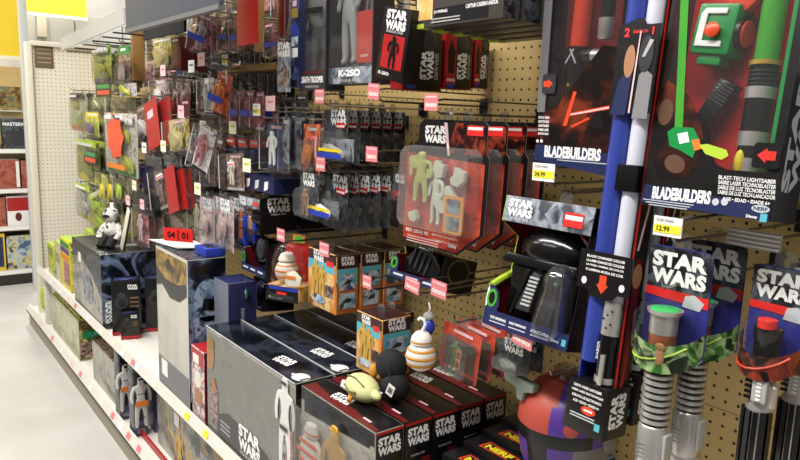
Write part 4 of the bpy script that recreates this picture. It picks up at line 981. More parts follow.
    if hero == 'green': MB().ell((.012, -.003, h*.06), (.008, .003, .013), SKIN).build('face_print', pb); MB().ell((.012, -.003, h*.15), (.009, .003, .006), BROWN).build('hair_print', pb)
    MB().frust((-w*.36, w*.36, h*.02, h*.54), (-w*.3, w*.3, h*.04, h*.51), yb, -.012, CLR, .2).build('blister', R, smooth=False)
    return R
R = saber_card([(641, 345), (704, 352), (651, 243)], -.335, 'carded silver toy hilt with a green tip, frontmost of its peg', 'green')
g1 = R
hk = hook(R.location.y, R.location.z+.11, -.38, 'steel display hook with the yellow price tag over the silver toy hilts', None)
p = at(665.5, 226.5, x=-.44); hook(p.y-.003, p.z-.022, -.425, 'steel display hook with the yellow price tag left of the ribbed tag holder', 'price', '12.99', .042, .027)
dup(R, (.085, -.008, .004), 'second carded silver toy hilt with a copper band, behind the front one')
bpy.context.view_layer.update()
R = saber_card([(744, 352), (806, 360), (753, 262)], -.29, 'carded black and silver toy hilt with a red tip at the right edge', 'red')
dup(R, (.09, -.012, -.006), 'second black and silver toy hilt hanging behind the red tipped one')
hook(R.location.y, R.location.z+.10, -.28, 'steel display hook carrying the black and silver toy hilts')
p = at(748, 244, x=-.30)
R = hook(p.y, p.z, -.27, 'steel display hook with the ribbed grey tag holder at the right')
w = at(722, 240, x=-.3).y-at(775, 244, x=-.3).y
hd = MB().box(-w/2, w/2, -.003, .003, -.013, .013, LGREY).build('tag_holder', R, (0, -.282, .005), (0, rad(1), 0), smooth=False)
for k in range(4): MB().box(-w/2, w/2, -.005, -.003, -.0105+.0065*k, -.0085+.0065*k, TAGW).build('holder_rib', hd, smooth=False)

# ---- open trays with black masks
def tray(label, bl, br, tl, x, d, flapn=True, header=None, yaw=0, name='mask_tray', toyf=None, lgn='left'):
    ln, h = lean_for(bl, tl, x); a, c = at(*bl, x=x), at(*br, x=x); w = (a-c).length
    o = (a+c)/2; rl = -math.degrees(math.atan2(c.z-a.z, a.y-c.y))
    return thing(name, label, 'boxed toy', o, lean=ln, roll=-rl*0, yaw=yaw), w, h
# big mask tray
R, w, h = tray('open red lined tray with a glossy black mask and grey header', (481, 324), (566, 350), (507, 197), -.36, .1)
d = .10
ZH = h-.05
b = MB().box(-w/2, w/2, d, d+.002, 0, h, {'front': RED, 'all': BLACK}); b.box(-w/2, w/2, .002, d, 0, .002, NAVY)
b.box(w/2-.002, w/2, .002, d, .002, h, BLACK)
b.build('tray', R, smooth=False)
MB().box(-w/2, w/2, 0, .002, 0, .030, NAVY).build('front_lip', R, smooth=False)
side = [(0, 0), (d, 0), (d, h), (.0, h), (.0, h-.05), (.055, h-.075), (.055, .105), (.02, .085), (.0, .075)]
vs = [(-w/2, y, z) for y, z in side]+[(-w/2+.002, y, z) for y, z in side]; n = len(side)
MB().add(vs, [tuple(range(n)), tuple(range(2*n-1, n-1, -1))]+[(i, i+n, (i+1) % n+n, (i+1) % n) for i in range(n)], [NAVY, DRED]+[LIME]*n).build('side_flap', R, smooth=False)
MB().tube([(-w/2+.004, .004, .076), (-w/2+.004, .03, .092), (-w/2+.004, .062, .108)], .007, LIME, 8).build('flap_edge', R)
fp = MB().prism([(-w/2, .03), (-w/2+.034, .03), (-w/2+.036, .045), (-w/2+.03, .068), (-w/2+.012, .078), (-w/2, .074)], 0, .002, NAVY).build('front_corner', R, smooth=False)
flat(fp, 'green_emblem', 'front', (-w/2+.016, -.0004, .053), oval(.026, .036), GRNTUBE); flat(fp, 'emblem_face', 'front', (-w/2+.016, -.0009, .053), oval(.015, .024), BLACK); flat(fp, 'emblem_rim', 'front', (-w/2+.004, -.0003, .054), oval(.006, .040), INKW)
hd = MB().box(-w/2, w/2, 0, .06, h-.05, h, {'front': A_GREYB, 'all': GREY}).build('header_box', R, bevel=.001)
logo(hd, 'front', (-w*.30, -.0012, h-.022), w*.30, INKW, h=.034); letters(hd, 'ROGUE ONE', 'front', (-w*.29, -.0012, h-.043), w*.22, .006, SILV)
flat(hd, 'red_sticker', 'front', (w*.31, -.0012, h-.028), rect(.042, .026), SIGNR); flat(hd, 'sticker_stripe', 'front', (w*.31, -.0017, h-.024), rect(.038, .008), TAGW)
for k, (s, u) in enumerate((('VOICE CHANGER MASK', -.3), ('MASQUE TRANSFORMATEUR', -.06), ('MASCARA', .2))): letters(R, s, 'front', (u*w, -.0006, .017), w*.2, .0055, INKW); flat(R, 'fine_print', 'front', (u*w, -.0005, .009), rect(w*.2, .002), SILV)
letters(R, 'Disney', 'front', (w*.37, -.0006, .012), .018, mat=INKW); flat(R, 'maker_badge', 'front', (w*.46, -.0006, .014), rect(.009, .012), TEAL)
mk = MB().ell((0, .055, .165), (.078, .05, .048), BLK2, 20, 12)
hm = mk.build('mask_dome', R)
MB().prism([(-.085, .148), (.085, .148), (.092, .128), (-.092, .128)], .008, .09, BLK2).build('mask_brow', hm, bevel=.006)
MB().prism([(-.075, .03), (-.03, .012), (.03, .012), (.075, .03), (.082, .128), (-.082, .128)], .03, .09, BLK2).build('mask_face', R, bevel=.006)
gr = MB().prism([(-.040, .045), (.0, .045), (.010, .118), (-.008, .122)], .008, .03, DGREY).build('mask_snout', R, bevel=.003)
for k in range(8): MB().box(-.022+.0015*k, .000+.0015*k, .0055, .008, .056+.0075*k, .060+.0075*k, LGREY).build('grille_bar', gr, smooth=False)
for sx in (-1, 1): MB().prism([(-.045*1 if sx < 0 else .012, .035), (-.038 if sx < 0 else .02, .035), (-.012 if sx < 0 else .03, .125), (-.022 if sx < 0 else .022, .125)], .004, .012, BLK2).build('snout_edge', gr, bevel=.002)
cb = MB().lathe([(.030, .012), (.036, .03), (.030, .075), (.026, .095), (.030, .12), (.020, .14), (.006, .148)], 20, clear('dome_clear', (225, 230, 240), .2, .03, .06), (.058, .006, 0)).build('clear_shell', R)
for z in (.11, .128): MB().ell((.062, -.01, z), (.004, .003, .004), GRNTUBE if z < .12 else SILV).build('accent_lamp', cb)
tab(R, w, h, .05); hook(R.location.y, R.location.z+h*math.cos(rad(R.rotation_euler.x if False else 15))+.02, -.27, 'steel display hook carrying the black mask tray')
# vehicle tray left
def small_tray(label, bl, br, tl, x, d, near, name='toy_tray', flap=LIME, hd_=False):
    ln, h = lean_for(bl, tl, x); a, c = at(*bl, x=x), at(*br, x=x); w = a.y-c.y
    R = thing(name, label, 'boxed toy', (x, (a.y+c.y)/2, min(a.z, c.z)), lean=max(0, min(ln, 14)))
    b = MB().box(-w/2, w/2, d-.002, d, 0, h, {'front': RED, 'all': BLACK}).box(-w/2, w/2, .002, d-.002, 0, .002, NAVY).box(w/2-.002, w/2, 0, d-.002, .002, h, near).box(-w/2, w/2-.002, .03, d-.002, h-.002, h, BLACK)
    b.build('tray', R, smooth=False)
    MB().box(-w/2, w/2-.002, 0, .002, 0, h*.22, NAVY).build('front_lip', R, smooth=False)
    side = [(0, 0), (d, 0), (d, h), (.03, h), (.04, h*.75), (.012, h*.7), (0, h*.66)]
    n = len(side); vs = [(-w/2, y, z) for y, z in side]+[(-w/2+.002, y, z) for y, z in side]
    MB().add(vs, [tuple(range(n)), tuple(range(2*n-1, n-1, -1))]+[(i, i+n, (i+1) % n+n, (i+1) % n) for i in range(n)], [NAVY, DRED]+[flap]*n).build('side_flap', R, smooth=False)
    c_ = MB().prism([(-w/2, h*.22), (-w/2+.03, h*.22), (-w/2+.028, h*.5), (-w/2+.012, h*.68), (-w/2, h*.66)], 0, .002, NAVY).build('front_corner', R, smooth=False)
    flat(c_, 'green_emblem', 'front', (-w/2+.014, -.0004, h*.43), oval(.022, h*.34), GRNTUBE); flat(c_, 'emblem_face', 'front', (-w/2+.014, -.0009, h*.43), oval(.012, h*.2), BLACK)
    for u in (-.3, 0, .3): flat(R, 'fine_print', 'front', (u*w, -.0005, h*.12), rect(w*.2, h*.06), SILV)
    tab(R, w, h, .04)
    return R, w, h
R, w, h = small_tray('open tray with a black vehicle and green emblem under the big red cards', (388, 275), (438, 286), (397, 243), -.30, .105, BLACK)
VP = MB().prism([(-.06, .02), (.07, .02), (.075, .05), (.03, .085), (-.02, .09), (-.06, .055)], .012, .09, BLK2).build('toy_vehicle', R, bevel=.006)
for k in range(4): MB().box(-.045+.02*k, -.04+.02*k, .008, .012, .03, .075, DGREY).build('vehicle_rib', VP, (0, 0, 0), (0, rad(15), 0), smooth=False)
flat(R, 'ring_print', 'near', (w/2+.0006, .05, h*.62), oval(.07, .06), OLIVE if False else plain('olive_ink', (96, 110, 60), .4)); flat(R, 'ring_core', 'near', (w/2+.0011, .05, h*.62), oval(.062, .052), BLACK)
hook(R.location.y, R.location.z+h+.02, -.27, 'steel display hook above the black vehicle tray')

# ---- big red two figure cards, four on one peg
bl, br, tl = (400, 241), (480, 247), (424, 119)
x = -.31
a, c = at(402, 243, x=x), at(482, 250, x=x); w = a.y-c.y; h = at(440, 119, x=x).z-a.z
R = thing('figure_card', 'big red and black two figure card with clear blister', 'toy pack', (x-.034, (a.y+c.y)/2-.0, a.z), lean=2, group='big red figure cards on one peg')
d = .034
out = [(-w/2, .014), (w*.22, .006), (w*.5, h*.2), (w*.5, h*.74), (w*.46, h*.78), (w*.46, h*.97), (w*.42, h), (-w*.30, h), (-w*.36, h*.96), (-w*.36, h*.84), (-w*.5, h*.76)]
MB().prism(out, d, d+.0015, BLACK, plain('card_edge_grey', (140, 134, 126), .6)).build('card', R, smooth=False)
flat(R, 'red_art', 'front', (0, d-.0006, 0), [(-w*.49, .018), (w*.21, .010), (w*.46, h*.2), (w*.46, h*.70), (-w*.49, h*.74)], A_REDC)
flat(R, 'ember_art', 'front', (0, d-.0007, 0), [(w*.02, h*.76), (w*.45, h*.76), (w*.45, h*.96), (w*.10, h*.985)], A_TFA)
flat(R, 'light_streak', 'front', (0, d-.0011, 0), [(w*.03, h*.74), (w*.055, h*.74), (-.0, h*.98), (-.01, h*.98)], PPINK)
logo(R, 'front', (-w*.14, d-.0012, h*.89), w*.27, INKW, h=h*.13)
flat(R, 'sale_sticker', 'front', (w*.33, d-.0013, h*.93), rect(w*.18, h*.07), SIGNR); flat(R, 'sticker_stripe', 'front', (w*.33, d-.0018, h*.945), rect(w*.16, h*.02), TAGW)
bs = MB().frust((-w*.47, w*.43, h*.17, h*.80), (-w*.44, w*.40, h*.18, h*.785), d, 0, CLRH, .08).build('blister', R, smooth=False)
bs.data.materials[0] = clear('soft_clear', (236, 238, 232), .05, .11, .1)
GLASSG = plain('pale_green_toy', (188, 190, 110), .35); GLASSW = plain('frosty_white_toy', (206, 208, 196), .35)
figure(R, (-w*.22, .018, h*.36), h*.40, GLASSG, 10, 'pale_green_figure', 1.3); figure(R, (-w*.02, .02, h*.21), h*.42, GLASSW, -15, 'frosty_figure', 1.3)
vehicle(R, (w*.12, .02, h*.42), (w*.3, .02, h*.22), GLASSW, 'frosty_vehicle')
for u_, v_, s_, m_, t_ in ((-.30, .68, .14, GLASSG, 30), (-.10, .60, .10, GLASSG, -40), (-.28, .26, .12, GLASSW, 20), (.02, .64, .16, GLASSW, 60), (.24, .60, .18, GLASSW, -25)):
    vehicle(R, (w*u_, .018, h*v_), (w*s_, .014, w*s_*.9), m_, 'accessory_piece').rotation_euler.y = rad(t_)
MB().box(w*.14, w*.36, .006, .008, h*.19, h*.46, plain('orange_frame', (226, 150, 50), .4)).build('orange_frame', R, smooth=False)
for z in (.26, .385): flat(R, 'frame_picture', 'front', (w*.25, .0054, h*z), rect(w*.15, h*.10), A_GREYB)
letters(R, 'REY (JEDI) VS', 'front', (-w*.30, d-.0012, h*.125), w*.3, h*.035, INKW)
for k in range(2): letters(R, ('BATTLE ON JAKKU', 'COMBAT A JAKKU')[k], 'front', (w*.06, d-.0012, h*(.13-.04*k)), w*.32, h*.025, PPINK)
for k in range(3): flat(R, 'fine_print', 'front', (-w*.22, d-.0012, h*(.085-.02*k)), rect(w*.42, h*.008), PPINK)
letters(R, 'Disney', 'front', (w*.16, d-.0012, h*.075), w*.1, mat=INKW)
tab(R, w*.5, h, d)
stack(R, 4, .058, 'big red and black two figure card with clear blister')
p = at(441.5, 110, x=-.345); hook(R.location.y, R.location.z+h+.012, -.335, 'steel display hook with a clearance tag over the big red cards', 'clear', None, .044, .034, ty=0)

# ---- small red cards with a green figure
R, w, h = P((438, 327, 478, 377), -.31, 'red card with a green figure in its blister', A_REDC, 4, .042, 'card', 'fig', plain('olive_green_toy', (70, 110, 70), .4), grp='red cards with green figures', roll=4, bt=.8, lean=2)
for o in [o for o in COL.objects if o.get('group') == 'red cards with green figures']:
    f_ = MB().box(.016, .031, .001, .002, .032, .074, ORNG).build('orange_frame', o, smooth=False)
    for z_ in (.043, .063): flat(f_, 'frame_picture', 'front', (.0235, .0006, z_), rect(.010, .014), A_ROGUE)
    flat(o, 'white_print', 'front', (-.012, .027, .014), rect(.03, .006), INKW); flat(o, 'scene_print', 'front', (0, .0274, h*.46), rect(w*.8, h*.58), plain('murky_green', (74, 62, 46), .5))
p = at(448, 306, x=-.36); hook(at(456, 320, x=-.3).y+.0, p.z+.005, -.34, 'steel display hook with a clearance tag over the green figure cards', 'clear', None, .050, .036, tilt=3)
p = at(410, 291, x=-.38); hook(p.y, p.z-.01, -.36, 'steel display hook with a clearance tag over the orange ball plush', 'clear', None, .050, .030, tilt=6)
p = at(365, 291, x=-.36); hook(p.y, p.z-.0, -.34, 'steel display hook with a clearance tag over the lower desert box', 'clear', None, .036, .032)
P((497, 342, 530, 372), -.30, 'black card with white lettering above the purple helmet', A_ROGUE, 2, .04, 'card', 'l', plain('grey_green_toy', (120, 132, 120), .5), lg=True, bt=.5)
p = at(520, 345, x=-.36); hook(p.y, p.z-.01, -.34, 'steel display hook with a clearance tag over the purple helmet', 'clear', None, .050, .032, tilt=8)
R = thing('toy_blaster', 'grey-green toy blaster hanging left of the purple helmet', 'toy blaster', at(515, 392, x=-.30), roll=0)
MB().prism([(-.03, .016), (.0, .010), (.004, -.012), (.018, -.014), (.022, .006), (.045, .012), (.045, .026), (-.02, .036), (-.034, .030)], 0, .02, plain('grey_green_plastic', (128, 140, 128), .5)).build('blaster_body', R, bevel=.003)
MB().box(-.008, .008, .006, .008, .03, .062, CLRH).build('hang_tab', R, smooth=False)

# ---- soft ball keychains
def ballplush(px, x, r, label, body, trim, hp):
    o = at(*px, x=x); R = thing('ball_plush', label, 'plush toy', (o.x, o.y, o.z-r), yaw=20)
    bd = MB().ell((0, 0, r), r, body, 24, 14).build('plush_body', R)
    for z_ in (-.45, .05, .5):
        q_ = math.sqrt(1-z_*z_)*r; MB().lathe([(q_+.0008, r+z_*r-r*.09), (q_+.0022, r+z_*r), (q_+.0008-z_*.004, r+z_*r+r*.09)], 24, trim, cap=False).build('plush_stripe', bd)
    hd = MB().lathe([(r*.72, 0), (r*.72, r*.12), (r*.66, r*.42), (r*.42, r*.72), (.001, r*.80)], 20, body).build('plush_cap', R, (0, 0, r*1.9))
    MB().lathe([(r*.735, r*.10), (r*.73, r*.22)], 20, trim, cap=False).build('cap_stripe', hd)
    MB().tube([(0, 0, r*2.65), (.004, 0, r*2.9), (.008, 0, r*3.2), (.004, 0, r*3.5), (-.006, 0, r*3.55), (-.010, 0, r*3.4)], .0035, INKW).build('hang_clip', R)
    return R
ballplush((421, 356), -.37, .0335, 'white and orange ball plush hanging from a white clip', PLWHITE, PLORNG, 0)
R = thing('plush_keychain', 'small blue and white plush keychain behind the orange ball plush', 'plush toy', at(428, 335, x=-.33))
MB().ell((0, 0, .02), (.016, .014, .02), BLUE).build('plush_body', R); MB().ell((0, 0, .044), (.014, .012, .010), LGREY).build('plush_head', R)
MB().tube([(0, 0, .05), (.004, 0, .065), (-.002, 0, .075)], .002, INKW).build('hang_clip', R)
R = thing('round_plush', 'black round plush with a paper tag leaning on the desert box', 'plush toy', at(396, 399, z=.842), yaw=15)
b = MB().ell((-.004, .0, .032), (.036, .032, .034), PLBLACK, 20, 12).build('plush_body', R)
MB().ell((-.026, .012, .074), (.040, .036, .040), PLBLACK, 22, 14).build('plush_head', R)
lp = MB().tube([(-.012, -.024, .09), (.002, -.03, .07), (.0, -.034, .055)], .0012, DGREY).build('tag_string', R)
tg = MB().box(-.010, .010, -.0012, 0, -.014, .014, TAGW).build('hang_tag', R, (.016, -.044, .040), (0, rad(22), 0), smooth=False)
for k in range(5): flat(tg, 'tag_bar', 'front', (-.005+.0026*k, -.0016, 0), rect(.0012, .014), BLACK)
MB().ell((-.066, -.006, .055), (.012, .01, .018), PLORNG).build('plush_ear_patch', R)

# ---- desert robot boxes
def desert(label, bl, br, tl, x, dd, n, dx):
    a, c = at(*bl, x=x), at(*br, x=x); w = a.y-c.y; h = at(*tl, x=x).z-a.z
    R = thing('toy_box', label, 'toy box', (x, (a.y+c.y)/2, (a.z+c.z)/2-.004), group='desert scene toy boxes' if n > 1 else None)
    MB().box(-w/2, w/2, 0, dd, 0, h, {'front': A_TEALD, 'right': plain('box_orange', (196, 110, 56), .4), 'all': plain('box_maroon', (58, 30, 30), .35)}).build('carton', R, bevel=.0012)
    flat(R, 'maroon_top_print', 'front', (0, -.0005, h*.9), rect(w*.98, h*.17), plain('box_maroon', (58, 30, 30))); logo(R, 'front', (-w*.12, -.001, h*.90), w*.36, INKW)
    flat(R, 'sky_print', 'front', (0, -.0005, h*.74), rect(w*.98, h*.16), TEAL); flat(R, 'sticker', 'front', (w*.28, -.0013, h*.82), rect(w*.24, h*.09), SIGNR)
    for u_, s_ in ((-.2, .62), (.02, .56)): figure(R, (w*u_, -.0022, h*.22), h*s_, art('gold_ink', [(120, 80, 30), (206, 160, 60), (226, 190, 90), (150, 100, 40)], 60), 0, 'robot_print', 1.0).scale.y = .006
    flat(R, 'blue_vehicle_print', 'front', (-w*.12, -.0016, h*.16), oval(w*.5, h*.14), A_VEH); flat(R, 'brown_print', 'front', (w*.26, -.001, h*.35), rect(w*.26, h*.2), A_BROWN); flat(R, 'orange_edge', 'front', (w*.46, -.0008, h*.4), rect(w*.06, h*.8), ORNG)
    flat(R, 'maroon_side_top', 'near', (w/2+.0006, dd/2, h*.88), rect(dd*.97, h*.22), plain('box_maroon', (58, 30, 30))); logo(R, 'near', (w/2+.0012, dd/2, h*.89), dd*.62, INKW)
    flat(R, 'side_sky', 'near', (w/2+.0006, dd/2, h*.62), rect(dd*.9, h*.28), TEAL)
    for z in (.54, .22): flat(R, 'side_picture', 'near', (w/2+.0012, dd/2, h*z), rect(dd*.74, h*.27), A_VEH); flat(R, 'picture_ship', 'near', (w/2+.0018, dd/2, h*z), [(-dd*.2, -h*.04), (dd*.14, -h*.03), (dd*.2, h*.02), (-.0, h*.05)], DGREY)
    tab(R, w, h, dd*.4)
    stack(R, n, dx, label); return R, w, h
R, w, h = desert('tall desert scene toy box with a gold robot', (308, 303), (336, 312), (309, 247), -.30, .072, 3, .082)
for px, tw in (((316, 230), .044),):
    p = at(*px, x=-.40); hook(p.y-.0, R.location.z+h+.012, -.36, 'steel display hook with a clearance tag over the tall desert boxes', 'clear', None, .046, .036)
R, w, h = desert('lower desert scene toy box with a gold robot above the plush toys', (356, 366), (381, 377), (358, 310), -.35, .088, 1, .09)
R, w, h = desert('dark backed desert toy box behind the lower one', (372, 352), (392, 362), (374, 306), -.24, .07, 1, .09)

# ---- ball toy in a clear dome
o = at(285, 303, x=-.36)
R = thing('ball_toy_box', 'white and orange ball toy in a clear domed box on a black base', 'boxed toy', (o.x, o.y+.02, o.z), yaw=26)
w, h, d = .115, .165, .09
MB().box(-w/2, w/2, 0, d, 0, .045, {'front': BLACK, 'all': A_TEALD}).build('base_carton', R, bevel=.001)
MB().prism([(-w*.42, .045), (w*.48, .045), (w*.48, h*.9), (w*.3, h), (-w*.3, h), (-w*.42, h*.9)], d-.002, d, RED).build('back_card', R, smooth=False)
flat(R, 'blue_band', 'front', (w*.05, -.0006, .040), rect(w*.9, .012), BLUE); flat(R, 'grey_print', 'front', (0, -.0006, .015), rect(w*.7, .012), DGREY); flat(R, 'red_print', 'front', (.0, -.0008, .025), rect(w*.3, .008), SIGNR)
letters(R, 'STAR WARS', 'front', (-w*.2, -.0008, .010), w*.4, .005, INKW)
bt = MB().ell((-.012, .042, .084), .036, CREAMT, 20, 12).build('ball_body', R)
for z_ in (-.4, .1, .55):
    q_ = math.sqrt(1-z_*z_)*.036; MB().lathe([(q_+.0006, .036*z_-.003), (q_+.0016, .036*z_), (q_+.0006-z_*.003, .036*z_+.003)], 20, ORNG, cap=False).build('orange_stripe', bt, (-.012, .042, .084))
MB().lathe([(.026, 0), (.025, .008), (.018, .020), (.001, .026)], 18, CREAMT).build('ball_cap', R, (-.012, .042, .117))
MB().prism([(-.02, -.024), (.034, -.020), (.040, .008), (.016, .026), (-.012, .018)], -.003, .0, CREAMT).build('printed_dome', R, (.032, -.002, .074), bevel=.001); flat(R, 'grey_print', 'front', (.036, -.0062, .078), rect(.034, .010), ORNG)
MB().lathe([(w*.5, .045), (w*.5, .11), (w*.40, .15), (w*.2, .17), (.002, .175)], 24, CLR, (0, .045, 0), cap=False).build('clear_dome', R).scale = (1, .75, 1)
MB().box(-.022, .022, .085, .087, h-.002, h+.024, A_GREEN).build('hang_tab', R, smooth=False); flat(R, 'green_ring', 'front', (0, .0846, h+.010), oval(.03, .022), GRNTUBE)
hook(o.y+.0, o.z+h+.018, -.36, 'steel display hook with a clearance tag over the clear domed ball toy', 'clear', None, .046, .036, ty=0)

# ---- mask boxes left of the domed toy
for k, (lab, bl, br, tl, x, hd) in enumerate((
        ('mask box with a black arched header above the small green edged tray', (239, 228), (260, 232), (237, 194), -.35, True),
        ('small tray with a black mask and green edge under the arched mask box', (241, 268), (265, 274), (243, 238), -.35, False))):
    a, c = at(*bl, x=x), at(*br, x=x); w = a.y-c.y; h = at(*tl, x=x).z-a.z; d = .13
    if k == 0:
        R = thing('mask_box', lab, 'boxed toy', (x, (a.y+c.y)/2, a.z))
        arch = [(0, 0), (d, 0), (d, h*.92), (d*.85, h*1.05), (d*.3, h*1.1), (0, h)]
        n = len(arch); vs = [(w/2-.002, y, z) for y, z in arch]+[(w/2, y, z) for y, z in arch]
        MB().box(-w/2, w/2-.002, 0, .002, h*.7, h, {'front': A_GREYB, 'all': BLACK}).build('front_header', R, smooth=False)
        fs = [tuple(reversed(range(n))), tuple(range(n, 2*n))]+[(i, (i+1) % n, (i+1) % n+n, i+n) for i in range(n)]
        MB().add(vs, fs, [BLACK]*(n+2)).build('side_panel', R, smooth=False)
        MB().box(-w/2, w/2-.002, d-.002, d, 0, h, BLACK).box(-w/2, w/2-.002, .0, d-.002, 0, .003, BLACK).build('tray', R, smooth=False)
        logo(R, 'near', (w/2+.0006, d*.5, h*.82), d*.62, INKW); letters(R, 'ROGUE ONE', 'near', (w/2+.0006, d*.5, h*.56), d*.4, .005, SILV)
        logo(R, 'front', (-w*.28, -.0008, h*.85), w*.3, INKW); flat(R, 'blue_print', 'front', (w*.05, -.0006, h*.86), rect(w*.25, h*.2), A_VEH); flat(R, 'red_sticker', 'front', (w*.32, -.0007, h*.84), rect(w*.18, h*.13), SIGNR)
        MB().ell((0, d*.45, h*.36), (w*.42, d*.34, h*.3), BLK2).build('black_mask', R)
        tab(R, w, h, .05)
        hook(R.location.y, R.location.z+h+.012, -.34, 'steel display hook carrying the arched mask box')
        # same kind hanging behind it, only its dark shell showing
        R2 = dup(R, (.14, -.01, -.004), 'second mask box with an arched header, hanging behind the first')
    else:
        R, w, h = small_tray(lab, bl, br, tl, x, .12, BLACK, 'mask_tray', LIME)
        MB().ell((.0, .05, h*.62), (w*.3, .04, h*.5), BLK2, 18, 12).build('black_mask', R)
        MB().ell((.02, .02, h*.85), (w*.12, .02, h*.4), DGREY, 14, 9).build('mask_crest', R)
        hook(R.location.y, R.location.z+h+.03, -.33, 'steel display hook above the small green edged mask tray')
R, w, h = small_tray('lowest dark mask tray with a green edge behind the navy shelf box', (243, 302), (262, 306), (245, 276), -.30, .12, BLACK, 'mask_tray', LIME)
MB().ell((.0, .05, h*.6), (w*.34, .04, h*.45), NAVY, 18, 12).build('dark_mask', R)
R = thing('green_emblem_card', 'round green emblem card beside the navy shelf box', 'toy card', at(245, 300, x=-.36))
MB().prism([(.022*math.cos(rad(20*k)), .024+.024*math.sin(rad(20*k))) for k in range(18)], 0, .004, NAVY).build('round_card', R, smooth=False); flat(R, 'green_emblem', 'front', (0, -.0006, .024), oval(.03, .034), GRNTUBE); flat(R, 'white_print', 'front', (0, -.0012, .028), oval(.014, .012), INKW)
MB().box(-.006, .006, .001, .002, .046, .07, CLRH).build('hang_tab', R, smooth=False)

# ---- grey carded toys in two rows
P((323, 110, 348, 164), -.30, 'grey toy card with white lettering, upper row', A_ROGUE, 6, .038, 'card', 'veh', LGREY, lg=.12, stick=SIGNR, grp='upper row of grey toy cards')
P((313, 138, 346, 161), -.355, 'clear shell with a grey vehicle before the upper grey cards', A_GREYB, 1, kind='tube', toy='l', tmat=LGREY, hk=False, band=None)
P((322, 174, 347, 229), -.30, 'grey toy card with white lettering, lower row', A_ROGUE, 6, .036, 'card', 'veh', LGREY, lg=.18, stick=SIGNR, grp='lower row of grey toy cards', roll=3)
R, w, h = P((306, 200, 331, 219), -.355, 'clear shell with a white vehicle before the lower grey cards', A_GREYB, 1, kind='tube', toy='l', tmat=TAGW, hk=False)
for o in [o for o in COL.objects if o.get('label', '').startswith('clear shell with a')]:
    flat(o, 'blue_base_print', 'front', (0, -.0008, .014), rect(.11, .014), BLUE); flat(o, 'yellow_print', 'front', (0, -.0008, .028), rect(.11, .008), YELP)
P((299, 173, 319, 220), -.34, 'dark lettered card with a brown figure beside the lower grey row', A_ROGUE, 2, .05, 'card', 'fig', SKIN, lg=True, bt=.7)
P((392, 175, 408, 202), -.20, 'small black card with white lettering behind the big red cards', A_ROGUE, 1, kind='card', toy='l', tmat=RED, lg=True, bt=.5)
P((404, 150, 412, 168), -.12, 'dark clear pack close to the board beside the upper grey row', A_GREYB, 1, kind='tube', toy='l')
P((345, 165, 364, 175), -.18, 'black box with grey squares between the two grey card rows', A_ROGUE, 1, kind='box', hk=True)
for px, lab, tl_ in (((316, 97), 'top dark figure boxes left', 0), ((370, 92), 'top dark figure boxes right', 4), ((317, 165), 'orange card beside the upper grey row', 0), ((368, 155), 'upper grey row', 0), ((315, 230.5), 'lower grey row', 0)):
    p = at(*px, x=-.37)
    if lab == 'lower grey row': continue
    hook(p.y, p.z-.02, -.345, 'steel display hook with a clearance tag below the ' + lab if 'row' not in lab else 'hook with a clearance tag in front of the ' + lab, 'clear', None, .046, .036, tilt=tl_)

# ---- top row: large window boxes
def windowbox(label, x, px, z0, h, d, figm, ins, title, sub, cat='toy box', inset=RED):
    a, c = at(px[0], 80, x=x), at(px[1], 80, x=x); w = a.y-c.y
    R = thing('figure_box', label, cat, (x, (a.y+c.y)/2, z0))
    ring_box(R, w, h, d, .002, (-w/2+.004, w/2-.004, .042, h-.01), {'front': DGREY, 'left': CLRH, 'right': DGREY, 'all': DGREY}, ins)
    flat(R, 'label_strip', 'front', (0, -.0005, .021), rect(w*.98, .040), A_GREYB if sub else DGREY)
    letters(R, title, 'front', (0, -.001, .027), w*(.86 if len(title) > 8 else .5), .017, INKW, bold=.05); letters(R, sub or 'ROGUE ONE', 'front', (0, -.001, .009), w*.5, .006, LGREY)
    tab(R, w, h, .03)
    return R, w
R, w = windowbox('large grey window box with a big dark helmet in the top row', -.35, (299.5, 325.5), at(312, 90, x=-.35).z, .30, .06, DGREY, plain('insert_grey', (150, 150, 150), .4), 'DEATH TROOPER', None)
figure(R, (-.01, .03, .045), .22, plain('dark_armour', (84, 84, 86), .25), 8, wide=1.2); hs_ = MB().ell((-.01, .03, .215), (.055, .024, .06), plain('helmet_grey', (140, 141, 142), .25)).build('helmet_shell', R); MB().prism([(-.045, .20), (.03, .195), (.035, .212), (-.045, .215)], .004, .010, BLK2).build('helmet_visor', hs_, bevel=.001)
flat(R, 'red_title_band', 'front', (0, -.0008, .046), rect(w*.9, .006), DRED)
hook(R.location.y, R.location.z+.31, -.33, 'steel display hook carrying the dark helmet box')
R, w = windowbox('large grey window box with a silver robot and red backing in the top row', -.345, (328.5, 372), at(350, 84, x=-.345).z, .30, .06, DGREY, plain('insert_grey', (150, 150, 150), .4), 'K-2SO', 'ROGUE ONE')
figure(R, (-.045, .03, .044), .27, plain('robot_grey', (176, 178, 180), .25), -6, 'silver_robot', 1.0); flat(R, 'red_back_print', 'front', (-.005, .0475, .15), rect(.05, .16), RED); flat(R, 'dark_arm_print', 'front', (-.015, .047, .15), [(-.012, -.07), (.01, -.07), (.016, .0), (.006, .07), (-.010, .06)], DGREY); MB().prism(rrect(w*.36, .12, .006, z0=.05), .004, .006, plain('pink_red', (206, 74, 66), .4)).build('red_card_insert', R, (w*.3, 0, 0), smooth=False)
figure(R, (w*.3, .03, .09), .15, GREY, 0, 'small_robot', .9); letters(R, 'K-2SO', 'front', (w*.3, .003, .066), .03, .006, INKW)
hook(R.location.y, R.location.z+.31, -.33, 'steel display hook carrying the silver robot box')
P((326, 24, 345, 66), -.25, 'red backed black figure card between the two large window boxes', RED, 2, .04, 'card', 'fig', DGREY, bt=.95)
a, c = at(377, 77, x=-.37), at(402, 80, x=-.37); w = .10; h = .155
